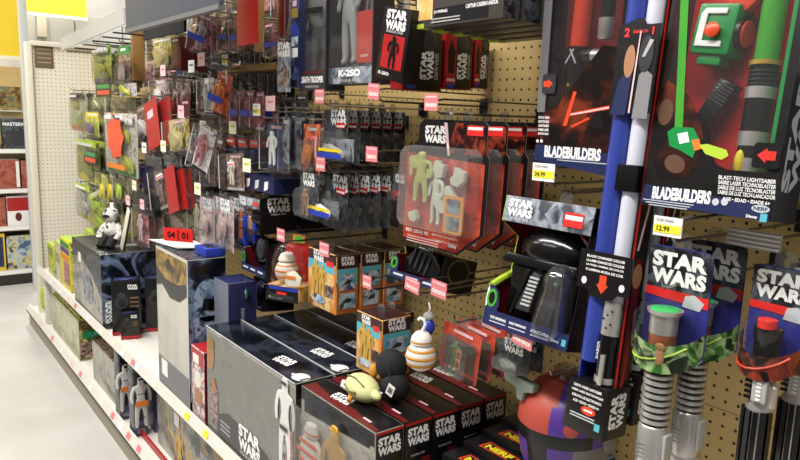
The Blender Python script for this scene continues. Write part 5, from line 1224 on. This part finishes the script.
R = thing('figure_box', 'small black box with a red window and black robot, swinging from its hook', 'toy box', (-.37, at(388, 80, x=-.37).y, at(388, 80, x=-.37).z), roll=11)
MB().box(-w/2, w/2, 0, .045, 0, h, BLACK).build('carton', R, bevel=.0012); flat(R, 'red_window', 'front', (w*.02, -.0005, h*.39), rect(w*.78, h*.46), RED)
logo(R, 'front', (0, -.0007, h*.83), w*.74, INKW); letters(R, 'ROGUE ONE', 'front', (0, -.0007, h*.67), w*.6, .006, LGREY); letters(R, 'K-2SO', 'front', (-w*.2, -.0007, h*.08), w*.4, .007, INKW)
figure(R, (.004, -.002, h*.16), h*.46, BLK2, 0, 'black_robot', 1.25).scale.y = .012; tab(R, w, h, .02)
hook(R.location.y-.02, R.location.z+h+.01, -.37, 'steel display hook carrying the swinging black robot box')
yq = 1.27
xs = [at(px, 70, y=yq).x for px in (403, 444, 474, 491)]
for k, (pa, pb) in enumerate(((403, 442), (445, 472.5), (474, 489))):
    x0, x1 = at(pa, 80, y=yq).x, at(pb, 80, y=yq).x
    z0, z1 = at(pb, 92-1.5*k, y=yq).z, at(pb, 32+3*k, y=yq).z
    w = .05; h = z1-z0; d = x1-x0-.004
    R = thing('figure_box', 'black sided figure box with upright white lettering, %s back from the swinging box' % ('first', 'second', 'third')[k], 'toy box', (x0, yq+w/2, z0), group='black sided figure boxes')
    MB().box(-w/2, w/2, 0, d, 0, h, {'front': RED, 'all': BLACK}).build('carton', R, bevel=.0012)
    flat(R, 'red_window', 'near', (w/2+.0005, d*.20, h*.52), rect(d*.36, h*.9), (DRED, RED, RED)[k])
    fg = flat(R, 'black_figure_print', 'near', (w/2+.001, d*.20, h*.58), [(-d*.1, -h*.3), (d*.1, -h*.3), (d*.14, h*.1), (d*.05, h*.2), (0, h*.28), (-d*.06, h*.2), (-d*.13, h*.08)], BLK2)
    flat(R, 'title_print', 'near', (w/2+.001, d*.2, h*.16), rect(d*.3, h*.05), PPINK); flat(R, 'badge_print', 'near', (w/2+.001, d*.2, h*.06), rect(d*.26, h*.07), BLUE)
    logo(R, 'near', (w/2+.001, d*.60, h*.42), h*.48, INKW, 90, h=d*.36)
    letters(R, 'DARTH VADER', 'near', (w/2+.001, d*.86, h*.42), h*.44, d*.10, LGREY, 90)
    MB().ell((w/2, d*.66, h*.82), (.002, d*.2, d*.22), DGREY).build('helmet_print', R)
    tab(R, w, h, d*.5)
hook(yq+.025, 1.775, -.3, 'steel display hook carrying the black sided figure boxes')
# navy carton and card left of the dark helmet box
R, w, h = P((290.5, -6, 299, 88), -.36, 'tall navy carton left of the dark helmet box', A_NAVY, 2, .06, 'box', head=NAVY, dep=.05)
for k, (m_, z) in enumerate(((plain('olive_yellow', (150, 130, 50), .5), .80), (BLUE, .62), (A_VEH, .50), (TAGW, .38))): flat(R, 'picture_print', 'front', (0, -.0006, h*z), rect(w*.8, h*.1), m_)
R, w, h = P((277, 44, 290.5, 92), -.37, 'grey lettered card with a brown figure left of the navy carton', A_GREYB, 1, kind='plate', cat='toy card', name='toy_card')
logo(R, 'front', (0, -.0008, h*.88), w*.94, INKW); flat(R, 'figure_print', 'front', (0, -.0008, h*.42), [(-w*.3, -h*.3), (w*.3, -h*.3), (w*.2, h*.1), (w*.08, h*.16), (0, h*.26), (-w*.08, h*.16), (-w*.2, h*.1)], A_BROWN)
R, w, h = P((277.5, -8, 284, 46), -.35, 'dark red carton edge above the grey card', DRED, 1, kind='box', head=DRED)
P((284.5, -6, 291, 48), -.35, 'grey clear pack between the dark red and navy cartons', A_GREYB, 1, kind='tube', toy='l')

# ---- long grey cards at the very top
bl, br = (415, 30), (503, 16)
x = -.35; a, c = at(*bl, x=x), at(*br, x=x); w = a.y-c.y; z0 = (a.z+c.z)/2
for k in range(5):
    R = thing('ship_box', 'long grey vehicle box at the very top, %s from the front' % ORD[k], 'toy box', (x+.052*k, (a.y+c.y)/2-.004*k, z0-.002*k), group='long grey vehicle boxes at the top')
    MB().box(-w/2, w/2, 0, .044, 0, .18, {'front': plain('grey_brown_card', (70, 66, 62), .35), 'bottom': DGREY, 'all': A_ROGUE}).build('carton', R, bevel=.001)
    MB().box(-w/2-.001, -w/2+.03, -.001, .020, -.001, .008, LIME).build('lime_corner', R, smooth=False)
    if k == 0:
        flat(R, 'sand_print', 'front', (-w*.38, -.0006, .08), rect(w*.2, .13), A_TEALD); flat(R, 'dark_print', 'front', (w*.05, -.0006, .02), rect(w*.6, .030), BLACK)
        letters(R, 'STAR WARS', 'front', (-w*.13, -.001, .064), w*.16, .008, LGREY); letters(R, 'U-WING', 'front', (-w*.18, -.0012, .028), w*.16, .006, INKW); letters(R, 'CAPTAIN CASSIAN ANDOR', 'front', (w*.28, -.0012, .030), w*.34, .008, INKW)
        flat(R, 'orange_disc', 'front', (w*.13, -.001, .075), oval(.045, .06), ORRED); flat(R, 'lime_disc', 'front', (w*.14, -.0014, .08), oval(.03, .045), LIME); letters(R, 'ROGUE ONE', 'front', (w*.34, -.001, .072), w*.26, .012, LGREY)
        for q in range(2): flat(R, 'fine_print', 'front', (-w*.12, -.0012, .014-.006*q), rect(w*.34, .0025), LGREY)
    MB().box(-.012, .012, .02, .022, .18, .205, CLRH).build('hang_tab', R, smooth=False)
hook(a.y-.05, z0+.195, -.34, 'steel display hook carrying the long grey vehicle boxes')
for k in range(3):
    P((506+12*k, -30, 524+12*k, 22-2*k), -.30+.07*k, 'black figure in a clear pack by the long grey boxes, %s' % ORD[k].replace('front', 'first'), A_ROGUE, 1, kind='tube', toy='fig', tmat=BLK2)

# ---- purple helmet
o = at(572, 468, x=-.27)
R = thing('helmet_mask', 'purple and red toy helmet with a black visor at the bottom centre', 'toy helmet', (-.225, .81, at(556, 368, x=-.205).z-1.02*.1-.06), yaw=6)
HS = .10
prof = [(.80, -.95), (.92, -.62), (1.0, -.18), (1.02, .10), (.99, .35), (.88, .62), (.67, .84), (.38, .97), (.10, 1.02)]
b = MB(); nseg = 48
mat_rows = []
vs = []; fs = []; ml = []
for r_, z_ in prof:
    for i in range(nseg):
        an = 2*math.pi*i/nseg; vs.append((r_*HS*.92*math.cos(an), r_*HS*1.05*math.sin(an)+.02, z_*HS+.06))
for j in range(len(prof)-1):
    for i in range(nseg):
        fs.append((j*nseg+i, j*nseg+(i+1) % nseg, (j+1)*nseg+(i+1) % nseg, (j+1)*nseg+i))
        an = (360*(i+.5)/nseg+90) % 360; an = an-360 if an > 180 else an   # 0 = front
        m_ = PURP
        if j >= 3 and -95 < an < 12+4*(j-3): m_ = REDPL
        if j == 3 and (-95 < an < -60 or 58 < an < 88): m_ = PGREY if an > 0 else PURP
        if j == 4 and 30 < an < 66: m_ = PGREY
        if j < 2 and 45 < an < 170: m_ = GREY
        if j == 2 and abs(an) < 68: m_ = BLACK
        if j < 2 and abs(an) < 13: m_ = BLACK
        ml.append(m_)
fs.append(tuple(range((len(prof)-1)*nseg, len(prof)*nseg))); ml.append(REDPL)
shl = MB().add(vs, fs, ml).build('helmet_shell', R)
for sx in (-1, 1):
    MB().lathe([(.024, 0), (.026, .006), (.018, .012)], 18, PURP if sx < 0 else plain('grey_ear', (120, 116, 120), .4), ax='x').build('ear_cap', R, (sx*HS*.9-(0 if sx > 0 else .012), .03, .05), smooth=True)
MB().lathe([(.012, -.002), (.015, .002), (.006, .005)], 16, REDPL, ax='y').build('red_disc', R, (.060, -.060, .085), (0, 0, rad(40)))
MB().box(-.014, .014, -.02, .02, .155, .185, CLRH).build('hang_tab', R, bevel=.003)
hook(.81, at(556, 370, x=-.205).z+.012, -.27, 'steel display hook carrying the purple helmet')
# ================================================================== boxes on the long shelf (top of shelf z = .498)
ZS = .502
def wbox(name, label, x, y0, y1, z, h, d, front, near=BLACK, top=BLACK, cat='toy box', grp=None, yaw=0):
    w = y1-y0; R = thing(name, label, cat, (x, (y0+y1)/2, z), yaw=yaw, group=grp)
    MB().box(-w/2, w/2, 0, d, -.019 if z == ZS else 0, h, {'front': front, 'right': near, 'top': top, 'all': BLACK}).build('carton', R, bevel=.0015)
    return R, w
# far small packs
for k, (px0, px1, top, m, lab) in enumerate(((49, 55, 243, A_YGRN, 'yellow-green toy pack standing first at the far shelf end'), (56, 61, 241, A_PALE, 'pale green toy pack second from the far shelf end'))):
    a, c = at(px0, 275, x=-.47), at(px1, 275, x=-.47)
    R, w = wbox('toy_pack', lab, -.47, c.y, a.y, ZS, at(px0, top, x=-.47).z-ZS, .1, m, A_YGRN, LIME)
    flat(R, 'dark_print', 'front', (0, -.0006, .12), rect(w*.7, .05), A_OLIVE)
a, c = at(62, 285, x=-.47), at(71, 285, x=-.47)
R, w = wbox('toy_pack', 'yellow toy pack with green and purple bands beside the big clear front box', -.47, c.y, a.y, ZS, .265, .12, YELP, A_YGRN, LIME)
for z, m in ((.235, GREENP), (.20, PURP), (.16, ORNG)): flat(R, 'colour_band', 'front', (0, -.0006, z), rect(w*.9, .03), m)
flat(R, 'picture_print', 'front', (.03, -.0006, .075), rect(w*.6, .13), A_MAROON)
R, w = wbox('toy_pack', 'low flat lime topped pack behind the yellow toy pack', -.30, 4.0, 4.4, ZS, .27, .2, A_YGRN, A_OLIVE, LIME)
# big clear front box
R, w = wbox('play_set_box', 'big far box with a clear grey front and dark starry side', -.5, 3.235, 3.775, ZS, .335, .255, A_WINGREY, A_NEBL, BLACK, yaw=0)
flat(R, 'dark_corner_print', 'front', (.0, -.0006, .25), [(-w*.5, .07), (-w*.5, -.01), (-w*.2, .02), (w*.2, -.04), (w*.5, -.12), (w*.5, .07)], A_ROGUE); flat(R, 'white_sticker', 'front', (-w*.22, -.001, .255), rect(.05, .05), TAGW)
flat(R, 'picture_print', 'front', (w*.05, -.001, .13), oval(.2, .16), A_GREYB); logo(R, 'near', (w/2+.0007, .03, .06), .11, INKW, 90, h=.03)
MB().box(-w/2-.001, w/2+.001, -.001, .001, .32, .336, DGREY).build('top_edge', R, smooth=False)
p = at(112, 248, z=.838); 
R2 = thing('flat_card', 'dark flat pack with a white edge lying on the big clear front box', 'toy card', (-.40, 3.5, .8385)); MB().box(-.12, .12, 0, .11, 0, .012, {'top': A_ROGUE, 'all': TAGW}).build('card', R2, smooth=False)
# small black boxes with red bases (fronts turned to the near end)
def blackbox(label, px, py, z, yaw, w, h, d):
    z = z-.0185; o = at(px, py, z=z); R = thing('robot_box', label, 'toy box', o, yaw=yaw, group='small black boxes with red bases')
    MB().box(-w/2, w/2, 0, d, .012, h, {'front': BLACK, 'all': BLACK}).build('carton', R, bevel=.0012); MB().box(-w/2-.001, w/2+.001, -.001, d+.001, 0, .012, RED).build('red_base', R, smooth=False)
    logo(R, 'front', (w*.22, -.0007, h*.88), w*.34, INKW)
    flat(R, 'round_print', 'front', (-w*.16, -.0007, h*.60), oval(w*.46, w*.46), DGREY); flat(R, 'dome_print', 'front', (-w*.16, -.0007, h*.60+w*.28), oval(w*.26, w*.2), DGREY); flat(R, 'round_core', 'front', (-w*.16, -.0011, h*.60), oval(w*.3, w*.3), BLACK)
    for q in range(3): flat(R, 'text_print', 'front', (w*.27, -.0007, h*(.68-.08*q)), rect(w*.3, h*.03), plain('tan_ink', (120, 96, 70), .5))
    flat(R, 'top_colour_print', 'top', (0, d*.4, h+.0004), rect(w*.8, d*.5), A_NAVY)
    return R
blackbox('small black robot box with a red base, upright beside the dark starry box', 127.5, 334, ZS, 74, .125, .25, .10)
blackbox('second small black robot box with a red base, further in on the shelf', 160, 330, ZS, 74, .12, .25, .10)
blackbox('lowest little black box with a red base in front of the upright robot box', 130.5, 338.5, ZS, 74, .078, .115, .05)
R, w = wbox('toy_box', 'dark box with blue and white clutter print behind the small robot boxes', -.19, 3.05, 3.19, ZS, .27, .15, A_NEB, A_NAVY, A_NAVY)
# tall clear fronted box with white paper on top
R, w = wbox('tall_window_box', 'tall clear fronted box with a dark helmet picture on its side', -.5, 2.135, 2.445, ZS, .515, .135, art('frosted_front', [(176, 172, 160), (190, 186, 174), (202, 198, 186)], 4, .2), A_NEBL, A_ROGUE)
h = .515
flat(R, 'gold_picture', 'front', (0, -.0006, h*.87), rect(w*.96, h*.22), art('gold_dark_print', [(60, 50, 34), (120, 96, 50), (176, 140, 70), (40, 38, 36)], 14))
flat(R, 'dark_wave', 'front', (0, -.001, h*.76), [(-w*.48, .05), (-w*.48, -.02), (-w*.3, -.005), (-w*.05, -.04), (w*.25, -.035), (w*.48, .0), (w*.48, .04), (w*.2, .02), (-w*.2, .02)], DGREY)
flat(R, 'grey_label', 'front', (0, -.0006, .055), rect(w*.98, .10), GREY); flat(R, 'white_sticker', 'front', (-w*.28, -.001, .07), rect(.06, .06), TAGW)
flat(R, 'helmet_picture', 'near', (w/2+.0007, .07, h*.72), oval(.10, .15), A_HELM); flat(R, 'visor_picture', 'near', (w/2+.0012, .075, h*.70), [(-.03, -.02), (.03, -.03), (.035, .01), (-.02, .02)], BLK2); flat(R, 'armour_picture', 'near', (w/2+.0007, .068, h*.42), rect(.10, .2), A_HELM)
flat(R, 'belt_picture', 'near', (w/2+.0012, .04, h*.32), rect(.05, .02), BROWN); flat(R, 'leg_picture', 'near', (w/2+.0012, .03, h*.18), rect(.05, .14), LGREY)
o = at(178, 243, z=1.02)
pt = [at(148, 239.5, z=1.022), at(177, 248.5, z=1.022), at(214, 248, z=1.022), at(190, 239.5, z=1.022)]; o = (pt[0]+pt[2])/2; o.z = 1.0185
R = thing('paper_sheet', 'white paper sheet lying on top of the tall clear fronted box', 'paper', o, yaw=90)
pt = [p_-o for p_ in pt]; MB().add(pt+[p_+Vector((0, 0, .0012)) for p_ in pt], [(3, 2, 1, 0), (4, 5, 6, 7)]+[(i, (i+1) % 4, (i+1) % 4+4, i+4) for i in range(4)], TAGW).build('paper', R, smooth=False)
R = thing('blue_pack', 'bright blue pack lying behind the white paper', 'toy pack', (-.435, 2.19, 1.0195)); MB().box(-.05, .05, 0, .07, 0, .028, {'front': BLUE, 'top': BLUE, 'all': BLUE}).build('carton', R, bevel=.002); flat(R, 'dark_print', 'top', (0, .035, .0286), rect(.06, .03), BLACK)
# red box, navy box, dark box behind
R, w = wbox('toy_box', 'narrow red and white box between the tall clear box and the long black boxes', -.497, 2.012, 2.118, ZS, .235, .072, A_PINKW, DRED, RED)
flat(R, 'red_top_print', 'front', (0, -.0006, .205), rect(w*.96, .05), RED); flat(R, 'white_print', 'front', (-.012, -.0012, .198), rect(.05, .03), TAGW); flat(R, 'round_print', 'front', (0, -.001, .13), oval(.06, .06), CREAMT); flat(R, 'orange_print', 'front', (.005, -.0014, .07), rect(.06, .05), SKIN)
a, c = at(215.5, 300, x=-.40), at(231, 300, x=-.40)
R, w = wbox('toy_box', 'upright navy grey box standing behind the narrow red box', -.42, 1.995, 2.108, ZS, at(222, 281, x=-.42).z-ZS, .10, plain('slate_card', (112, 116, 128), .4), NAVY, NAVY)
flat(R, 'white_print', 'front', (-w*.34, -.0006, .15), rect(.02, .08), TAGW); letters(R, 'STAR WARS', 'near', (w/2+.0007, .05, .32), .1, .012, LGREY, 90)

# long black window boxes, four deep
Y5, Y6 = 1.415, 1.985
TROOP = plain('white_figure', (222, 222, 218), .35)
for k in range(4):
    x = -.498+.118*k
    R = thing('figure_set_box', 'long black boxed figure set with a clear front', 'toy box', (x, (Y5+Y6)/2, ZS), group='long black figure sets')
    R['label'] = 'long black figure set box, %s on the shelf' % ('nearest the aisle', 'second from the aisle', 'third from the aisle', 'last against the board')[k]
    w = Y6-Y5; h = .335; d = .114
    MB().box(-w/2, w/2, .001, d, -.019, h, {'front': A_WINGREY, 'top': A_NEB, 'all': BLACK}).build('carton', R, bevel=.0015)
    MB().box(-w/2+.004, w/2-.004, 0, .0006, .004, h-.012, clear('front_film', (225, 225, 220), .10, .10, .15)).build('window', R, smooth=False)
    logo(R, 'top', (w*.22, d*.5, h+.0006), .075, INKW, 8); flat(R, 'white_dash', 'top', (w*.40, d*.25, h+.0005), rect(.018, .008), TAGW)
    MB().tube([(-w/2, .0, h), (w/2, .0, h)], .0015, SILV, 5).build('film_edge', R)
    # near end and wrapped corner: white trooper
    if k == 0: figure(R, (w*.415, -.002, .075), .265, TROOP, 0, 'printed_figure', .9).scale.y = .02; flat(R, 'visor_print', 'front', (w*.415, -.006, .322), rect(.028, .008), BLACK); flat(R, 'belt_print', 'front', (w*.415, -.006, .20), rect(.04, .012), DGREY)
    flat(R, 'white_head_print', 'near', (w/2+.0007, .045, h*.72), oval(.06, .07), TROOP); flat(R, 'visor_print', 'near', (w/2+.0012, .045, h*.70), rect(.04, .010), BLACK); flat(R, 'body_print', 'near', (w/2+.0007, .05, h*.38), [(-.03, -.1), (.03, -.1), (.04, .04), (.02, .08), (-.02, .08), (-.04, .04)], LGREY)
    if k == 0:
        flat(R, 'bottom_label', 'front', (0, -.0006, .05), [(-w*.36, -.045), (w*.36, -.045), (w*.36, .0), (w*.2, .03), (-w*.22, .05), (-w*.36, .02)], DGREY)
        logo(R, 'front', (w*.04, -.0012, .066), .14, INKW, h=.078); letters(R, 'ROGUE ONE', 'front', (w*.04, -.0012, .018), .12, .012, LGREY)
        for q in range(3): flat(R, 'fine_print', 'front', (-w*.25, -.0011, .06-.014*q), rect(.07, .004), LGREY)
        for q in range(3): flat(R, 'fine_print', 'front', (w*.26, -.0011, .045-.012*q), rect(.06, .004), LGREY)
        flat(R, 'red_sticker', 'front', (w*.20, -.0012, .014), oval(.06, .022), SIGNR)
        flat(R, 'portrait_print', 'front', (-w*.44, -.0008, .25), oval(.056, .10), SKIN); flat(R, 'hair_print', 'front', (-w*.44, -.0012, .285), oval(.056, .04), BROWN)
        flat(R, 'portrait_print', 'front', (-w*.40, -.0008, .11), [(-.03, -.08), (.03, -.08), (.03, .03), (.0, .07), (-.03, .04)], A_BROWN); flat(R, 'head_print', 'front', (-w*.40, -.0012, .155), oval(.032, .045), SKIN)
        flat(R, 'grey_figure_print', 'front', (w*.42, -.0016, .10), [(-.03, -.09), (.04, -.09), (.04, .05), (.01, .09), (-.02, .05)], A_GREYB); flat(R, 'dark_cape_print', 'front', (w*.455, -.002, .16), [(-.02, -.05), (.025, -.06), (.02, .05), (-.005, .06)], A_MAROON)
    flat(R, 'head_print', 'top', (w*.445, d*.30, h+.0006), oval(.055, .046), TROOP); flat(R, 'visor_print', 'top', (w*.478, d*.30, h+.001), rect(.008, .026), DGREY)
# red and black figure boxes, five deep
for k in range(5):
    x = -.488+.081*k; y0, y1 = 1.085, 1.402
    w = y1-y0; h = .335; d = .078
    R = thing('figure_set_box', 'x', 'toy box', (x, (y0+y1)/2, ZS), group='red and black figure sets')
    R['label'] = 'black and red figure box with white lettering, %s' % ('front of five beside the aisle', 'second of five from the aisle', 'third of five from the aisle', 'fourth of five from the aisle', 'last of five at the board')[k]
    MB().box(-w/2, w/2, .001, d, -.019, h, {'front': A_WINGREY if k == 0 else BLACK, 'top': BLACK, 'all': BLACK}).build('carton', R, bevel=.0015)
    flat(R, 'red_top_band', 'top', (0, .010, h+.0003), [(-w*.48, -.008), (w*.48, -.008), (w*.48, .006), (w*.3, .010), (w*.12, .022), (-w*.2, .016), (-w*.48, .03)], A_TFA if False else DRED)
    logo(R, 'top', (-w*.10, d*.52, h+.0009), .07, INKW, 6, h=.034)
    flat(R, 'pink_dash', 'top', (w*.30, d*.3, h+.0006), rect(.03, .006), PPINK)
    logo(R, 'near', (w/2+.0007, d*.5, h*.895), d*.80, INKW, h=.042)
    flat(R, 'red_near_edge', 'near', (w/2+.0005, d*.5, h-.004), rect(d*.96, .006), RED); flat(R, 'red_side_print', 'near', (w/2+.0005, d*.8, h*.45), rect(d*.36, h*.55), DRED)
    flat(R, 'helmet_print', 'near', (w/2+.001, d*.5, h*.60), oval(.026, .034), LGREY); flat(R, 'torso_print', 'near', (w/2+.0009, d*.5, h*.36), rect(.035, .10), A_ROGUE); flat(R, 'red_figure_print', 'near', (w/2+.0013, d*.6, h*.56), rect(.012, .05), SIGNR)
    letters(R, 'BB-8 AND C-3PO', 'near', (w/2+.001, d*.5, h*.76), d*.5, .005, LGREY)
    if k == 0:
        flat(R, 'frame_print', 'front', (0, -.0004, h*.95), rect(w*.98, .03), BLACK); flat(R, 'dark_slope', 'front', (0, -.0006, h*.85), [(-w*.44, .04), (-w*.44, -.01), (w*.44, .01), (w*.44, .04)], A_NEB)
        MB().box(-w/2+.004, w/2-.004, -.030, -.0292, .004, .30, clear('front_film2', (240, 240, 238), .02, .01, .1)).build('window', R, smooth=False)
        for s_ in (-1, 1): MB().box(s_*(w/2-.004)-.0005, s_*(w/2-.004)+.0005, -.03, 0, .004, .30, CLR).build('window_side', R, smooth=False)
        bt = MB().ell((-w*.26, -.014, .19), (.05, .014, .05), TROOP, 22, 12).build('ball_toy', R)
        for dz_ in (-.022, .004, .028): MB().box(-math.sqrt(.0025-dz_*dz_)*.93, math.sqrt(.0025-dz_*dz_)*.93, -.0012, .002, -.005, .005, ORRED).build('orange_stripe', bt, (-w*.26, -.0275+abs(dz_)*.08, .19+dz_), bevel=.001)
        MB().lathe([(.030, 0), (.029, .010), (.02, .026), (.001, .032)], 18, TROOP).build('ball_cap', bt, (-w*.26, -.014, .238)).scale = (1, .45, 1); MB().lathe([(.0305, .004), (.0302, .010)], 18, ORNG, cap=False).build('cap_band', bt, (-w*.26, -.014, .238)).scale = (1, .45, 1)
        figure(R, (w*.06, -.013, .02), .285, plain('gold_toy', (214, 160, 56), .35, .3), 0, 'gold_figure', .9).scale.y = .08
        flat(R, 'sticker', 'front', (w*.28, -.0008, h*.62), [(-.03, .0), (.03, -.022), (.03, .0), (-.03, .022)], SIGNR); flat(R, 'white_print', 'front', (w*.40, -.0008, h*.28), oval(.05, .07), TROOP)
# pale green plush lying on the red boxes
o = at(372, 388, z=.86)
R = thing('plush_toy', 'pale green plush lying across the black and red boxes', 'plush toy', (o.x-.028, o.y-.0, .838), yaw=-8)
hd_ = MB().ell((0, 0, .03), (.060, .036, .030), PLGREEN, 20, 12).build('plush_head', R)
MB().tube([(-.03, -.034, .034), (0, -.0375, .028), (.03, -.034, .034)], .0022, plain('dark_olive_stitch', (110, 112, 66), .8)).build('stitched_fold', hd_); MB().tube([(-.04, -.02, .05), (0, -.02, .058), (.04, -.018, .05)], .002, plain('dark_olive_stitch', (110, 112, 66), .8)).build('stitched_fold', hd_)
for sx in (-1, 1): MB().ell((sx*.05+.004, .004, .032), (.026, .012, .012), PLGREEN).build('plush_ear', R)
MB().tube([(-.05, -.01, .012), (-.072, -.016, .012), (-.082, -.01, .018)], [.010, .008, .005], PLWHITE).build('plush_leg', R); MB().tube([(.0, -.03, .012), (.012, -.042, .008)], [.008, .005], PLORNG).build('plush_foot', R)
# black boxes with yellow lettering at the lower centre
for k in range(4):
    x = -.335+.062*k
    R = thing('dart_box', 'low black box with yellow lettering, %s' % ('nearest the aisle', 'second from the aisle', 'third from the aisle', 'closest to the board')[k], 'toy box', (x, .955, ZS), group='black boxes with yellow lettering')
    h = .265+.012*k
    MB().box(-.085, .085, 0, .058, 0, h, {'front': BLACK, 'all': BLACK}).build('carton', R, bevel=.0012)
    flat(R, 'orange_flash', 'top', (.0, .030, h+.0005), [(-.048, -.016), (.046, -.012), (.05, .014), (-.044, .018)], ORRED); flat(R, 'black_field', 'top', (.0, .030, h+.0009), [(-.042, -.013), (.042, -.010), (.045, .011), (-.04, .014)], BLACK)
    letters(R, 'NERF', 'top', (.0, .030, h+.0014), .074, .020, YELP, 2, bold=.06)
    letters(R, 'NERF', 'front', (0, -.0008, h*.8), .10, .03, YELP, bold=.06)
R = thing('toy_pack', 'blue and white toy pack low beside the purple helmet', 'toy pack', (-.085, .855, ZS)); MB().box(-.05, .05, 0, .06, 0, .27, {'front': A_VEH, 'top': A_VEH, 'all': NAVY}).build('carton', R, bevel=.0015)

# ================================================================== boxes on the base deck (z = .123)
ZD = .1235
tb = at(80, 361, z=ZD); h = at(80, 323, x=tb.x).z-ZD; ty0 = at(52.5, 320, x=tb.x).y
R, w = wbox('toy_box', 'pale green box with a jungle picture end on the base deck', tb.x, tb.y, ty0, ZD, h, max(.1, at(106, 354, z=ZD).x-tb.x), A_PALE, A_TMNT, A_GREEN)
flat(R, 'green_title', 'near', (w/2+.0007, .10, h*.62), [(-.08, -.02), (.08, -.012), (.08, .032), (-.08, .022)], GREENP); letters(R, 'TURTLES', 'near', (w/2+.0012, .10, h*.63), .12, .026, TEAL, 3)
flat(R, 'dark_end', 'near', (w/2+.0006, .09, h*.25), rect(.17, h*.4), A_BROWN)
R, w = wbox('toy_box', 'flat green picture box lying on the pale green box', tb.x+.01, tb.y+.03, ty0-.05, ZD+h+.001, .018, .11, A_GREEN, A_GREEN, A_GREEN)
a = at(50, 331, z=ZD)
R, w = wbox('toy_pack', 'olive pack standing at the far end of the base deck', -.30, ty0+.06, ty0+.2, ZD, .24, .12, A_OLIVE, A_OLIVE, A_YGRN)
R = thing('leafy_pack', 'small bright green bag at the far end of the base deck', 'toy bag', (at(45, 318, x=-.44).x, at(45, 318, x=-.44).y, ZD), yaw=10); MB().ell((0, 0, .10), (.05, .03, .10), A_YGRN, 14, 10).build('bag', R); MB().box(-.03, .03, -.003, .003, .19, .23, GREENP).build('header_card', R, smooth=False)
R = thing('end_post', 'white end post of the gondola under the far shelf corner', 'post', (-.475, 4.69, .123)); MB().box(-.02, .02, -.01, .03, 0, .330, WHITE).build('post', R, bevel=.003)
R, w = wbox('toy_box', 'low row of dark green packs behind the pale green box', -.2, 3.8, 4.4, ZD, .22, .15, A_GREEN, A_OLIVE, A_OLIVE)
R, w = wbox('window_box', 'clear grey fronted box behind the first white figure box', -.47, at(116, 413, x=-.47).y, at(93.5, 376, x=-.47).y, ZD, .205, .10, A_WINGREY, BLACK, A_BROWN)
def troopbox(label, x, y0, y1, d, h, yaw=0):
    R, w = wbox('figure_box', label, x, y0, y1, ZD, h, d, A_ROGUE, BLACK, A_ROGUE, grp='tall white figure boxes')
    fg = figure(R, (w/2, d*.52, .035), h*.72, TROOP, 90, 'white_figure', .85); fg.scale.y *= .35; fg.location.x = w/2+.006
    flat(R, 'orange_band', 'near', (w/2+.022, d*.5, h*.47), rect(d*.96, h*.07), ORNG); flat(R, 'visor_print', 'near', (w/2+.021, d*.5, h*.80), rect(d*.36, h*.025), BLACK); flat(R, 'chest_line', 'near', (w/2+.021, d*.5, h*.60), rect(d*.6, h*.012), DGREY); flat(R, 'knee_line', 'near', (w/2+.019, d*.5, h*.27), rect(d*.5, h*.014), DGREY)
    flat(R, 'navy_bottom_print', 'near', (w/2+.0008, d*.5, h*.11), rect(d*.96, h*.2), A_NAVY); logo(R, 'near', (w/2+.0014, d*.5, h*.07), d*.6, LGREY)
    MB().box(w/2, w/2+.022, .001, d-.001, .03, h-.004, CLR).build('clear_front', R, smooth=False)
    return R
troopbox('tall black box with a white armoured figure, left of the pair on the base deck', -.498, 3.0, 3.07, .052, .315)
troopbox('tall black box with a white armoured figure, right of the pair and nearer', -.495, 2.80, 2.87, .056, .325)
R, w = wbox('toy_box', 'navy box edge beside the nearer white figure box', -.412, 2.79, 2.90, ZD, .30, .10, NAVY, A_NAVY, NAVY)
R, w = wbox('window_box', 'pale clear window box with a yellow line on the base deck', -.43, 2.46, 2.70, ZD, .31, .13, A_WINGREY, LGREY, A_WINGREY)
flat(R, 'yellow_line', 'front', (w*.1, -.0007, .2), rect(.008, .16), YELP); flat(R, 'yellow_foot', 'front', (w*.22, -.0007, .12), [(-.03, .01), (-.02, -.005), (.03, -.02), (.03, -.008)], YELP)
R, w = wbox('figure_set_box', 'long black topped window box with gold and grey figures on the base deck', -.462, 1.80, 2.41, ZD, .275, .13, art('window_figures', [(60, 62, 66), (96, 98, 100), (140, 136, 120), (176, 140, 70), (70, 76, 90)], 11, .25), BLACK, BLACK)
flat(R, 'white_sticker', 'front', (-w*.44, -.0008, .235), rect(.05, .05), TAGW); flat(R, 'blue_figures_print', 'front', (w*.05, -.0008, .13), rect(.14, .16), A_GREYB)
figure(R, (-w*.40, -.0012, .02), .18, GOLD, 0, 'gold_print', 1).scale.y = .01
R, w = wbox('figure_set_box', 'second black window box behind the gold figure box on the base deck', -.32, 1.80, 2.41, ZD, .275, .13, A_WINGREY, BLACK, BLACK)
# ================================================================== light
S.view_settings.view_transform = 'Standard'; S.view_settings.look = 'None'; S.view_settings.gamma = 1; S.view_settings.use_curve_mapping = False
S.view_settings.exposure = EXPO
W = bpy.data.worlds.new('store'); S.world = W; W.use_nodes = True
bg = W.node_tree.nodes['Background']; bg.inputs['Color'].default_value = (1, .975, .94, 1); bg.inputs['Strength'].default_value = AMB
def strip(name, loc, sx, sy, power, rot=(0, 0, 0), col=(1, .975, .935)):
    l = bpy.data.lights.new(name, 'AREA'); l.shape = 'RECTANGLE'; l.size = sx; l.size_y = sy; l.energy = power; l.color = col
    o = bpy.data.objects.new(name, l); COL.objects.link(o); o.location = loc; o.rotation_euler = rot
for x, y, p in LAMPS:
    strip('ceiling_light', (x, y, 3.7), .3, 2.4, p)
S.cycles.max_bounces = 6; S.cycles.transparent_max_bounces = 24; S.cycles.use_denoising = True
S.cycles.sample_clamp_indirect = 6
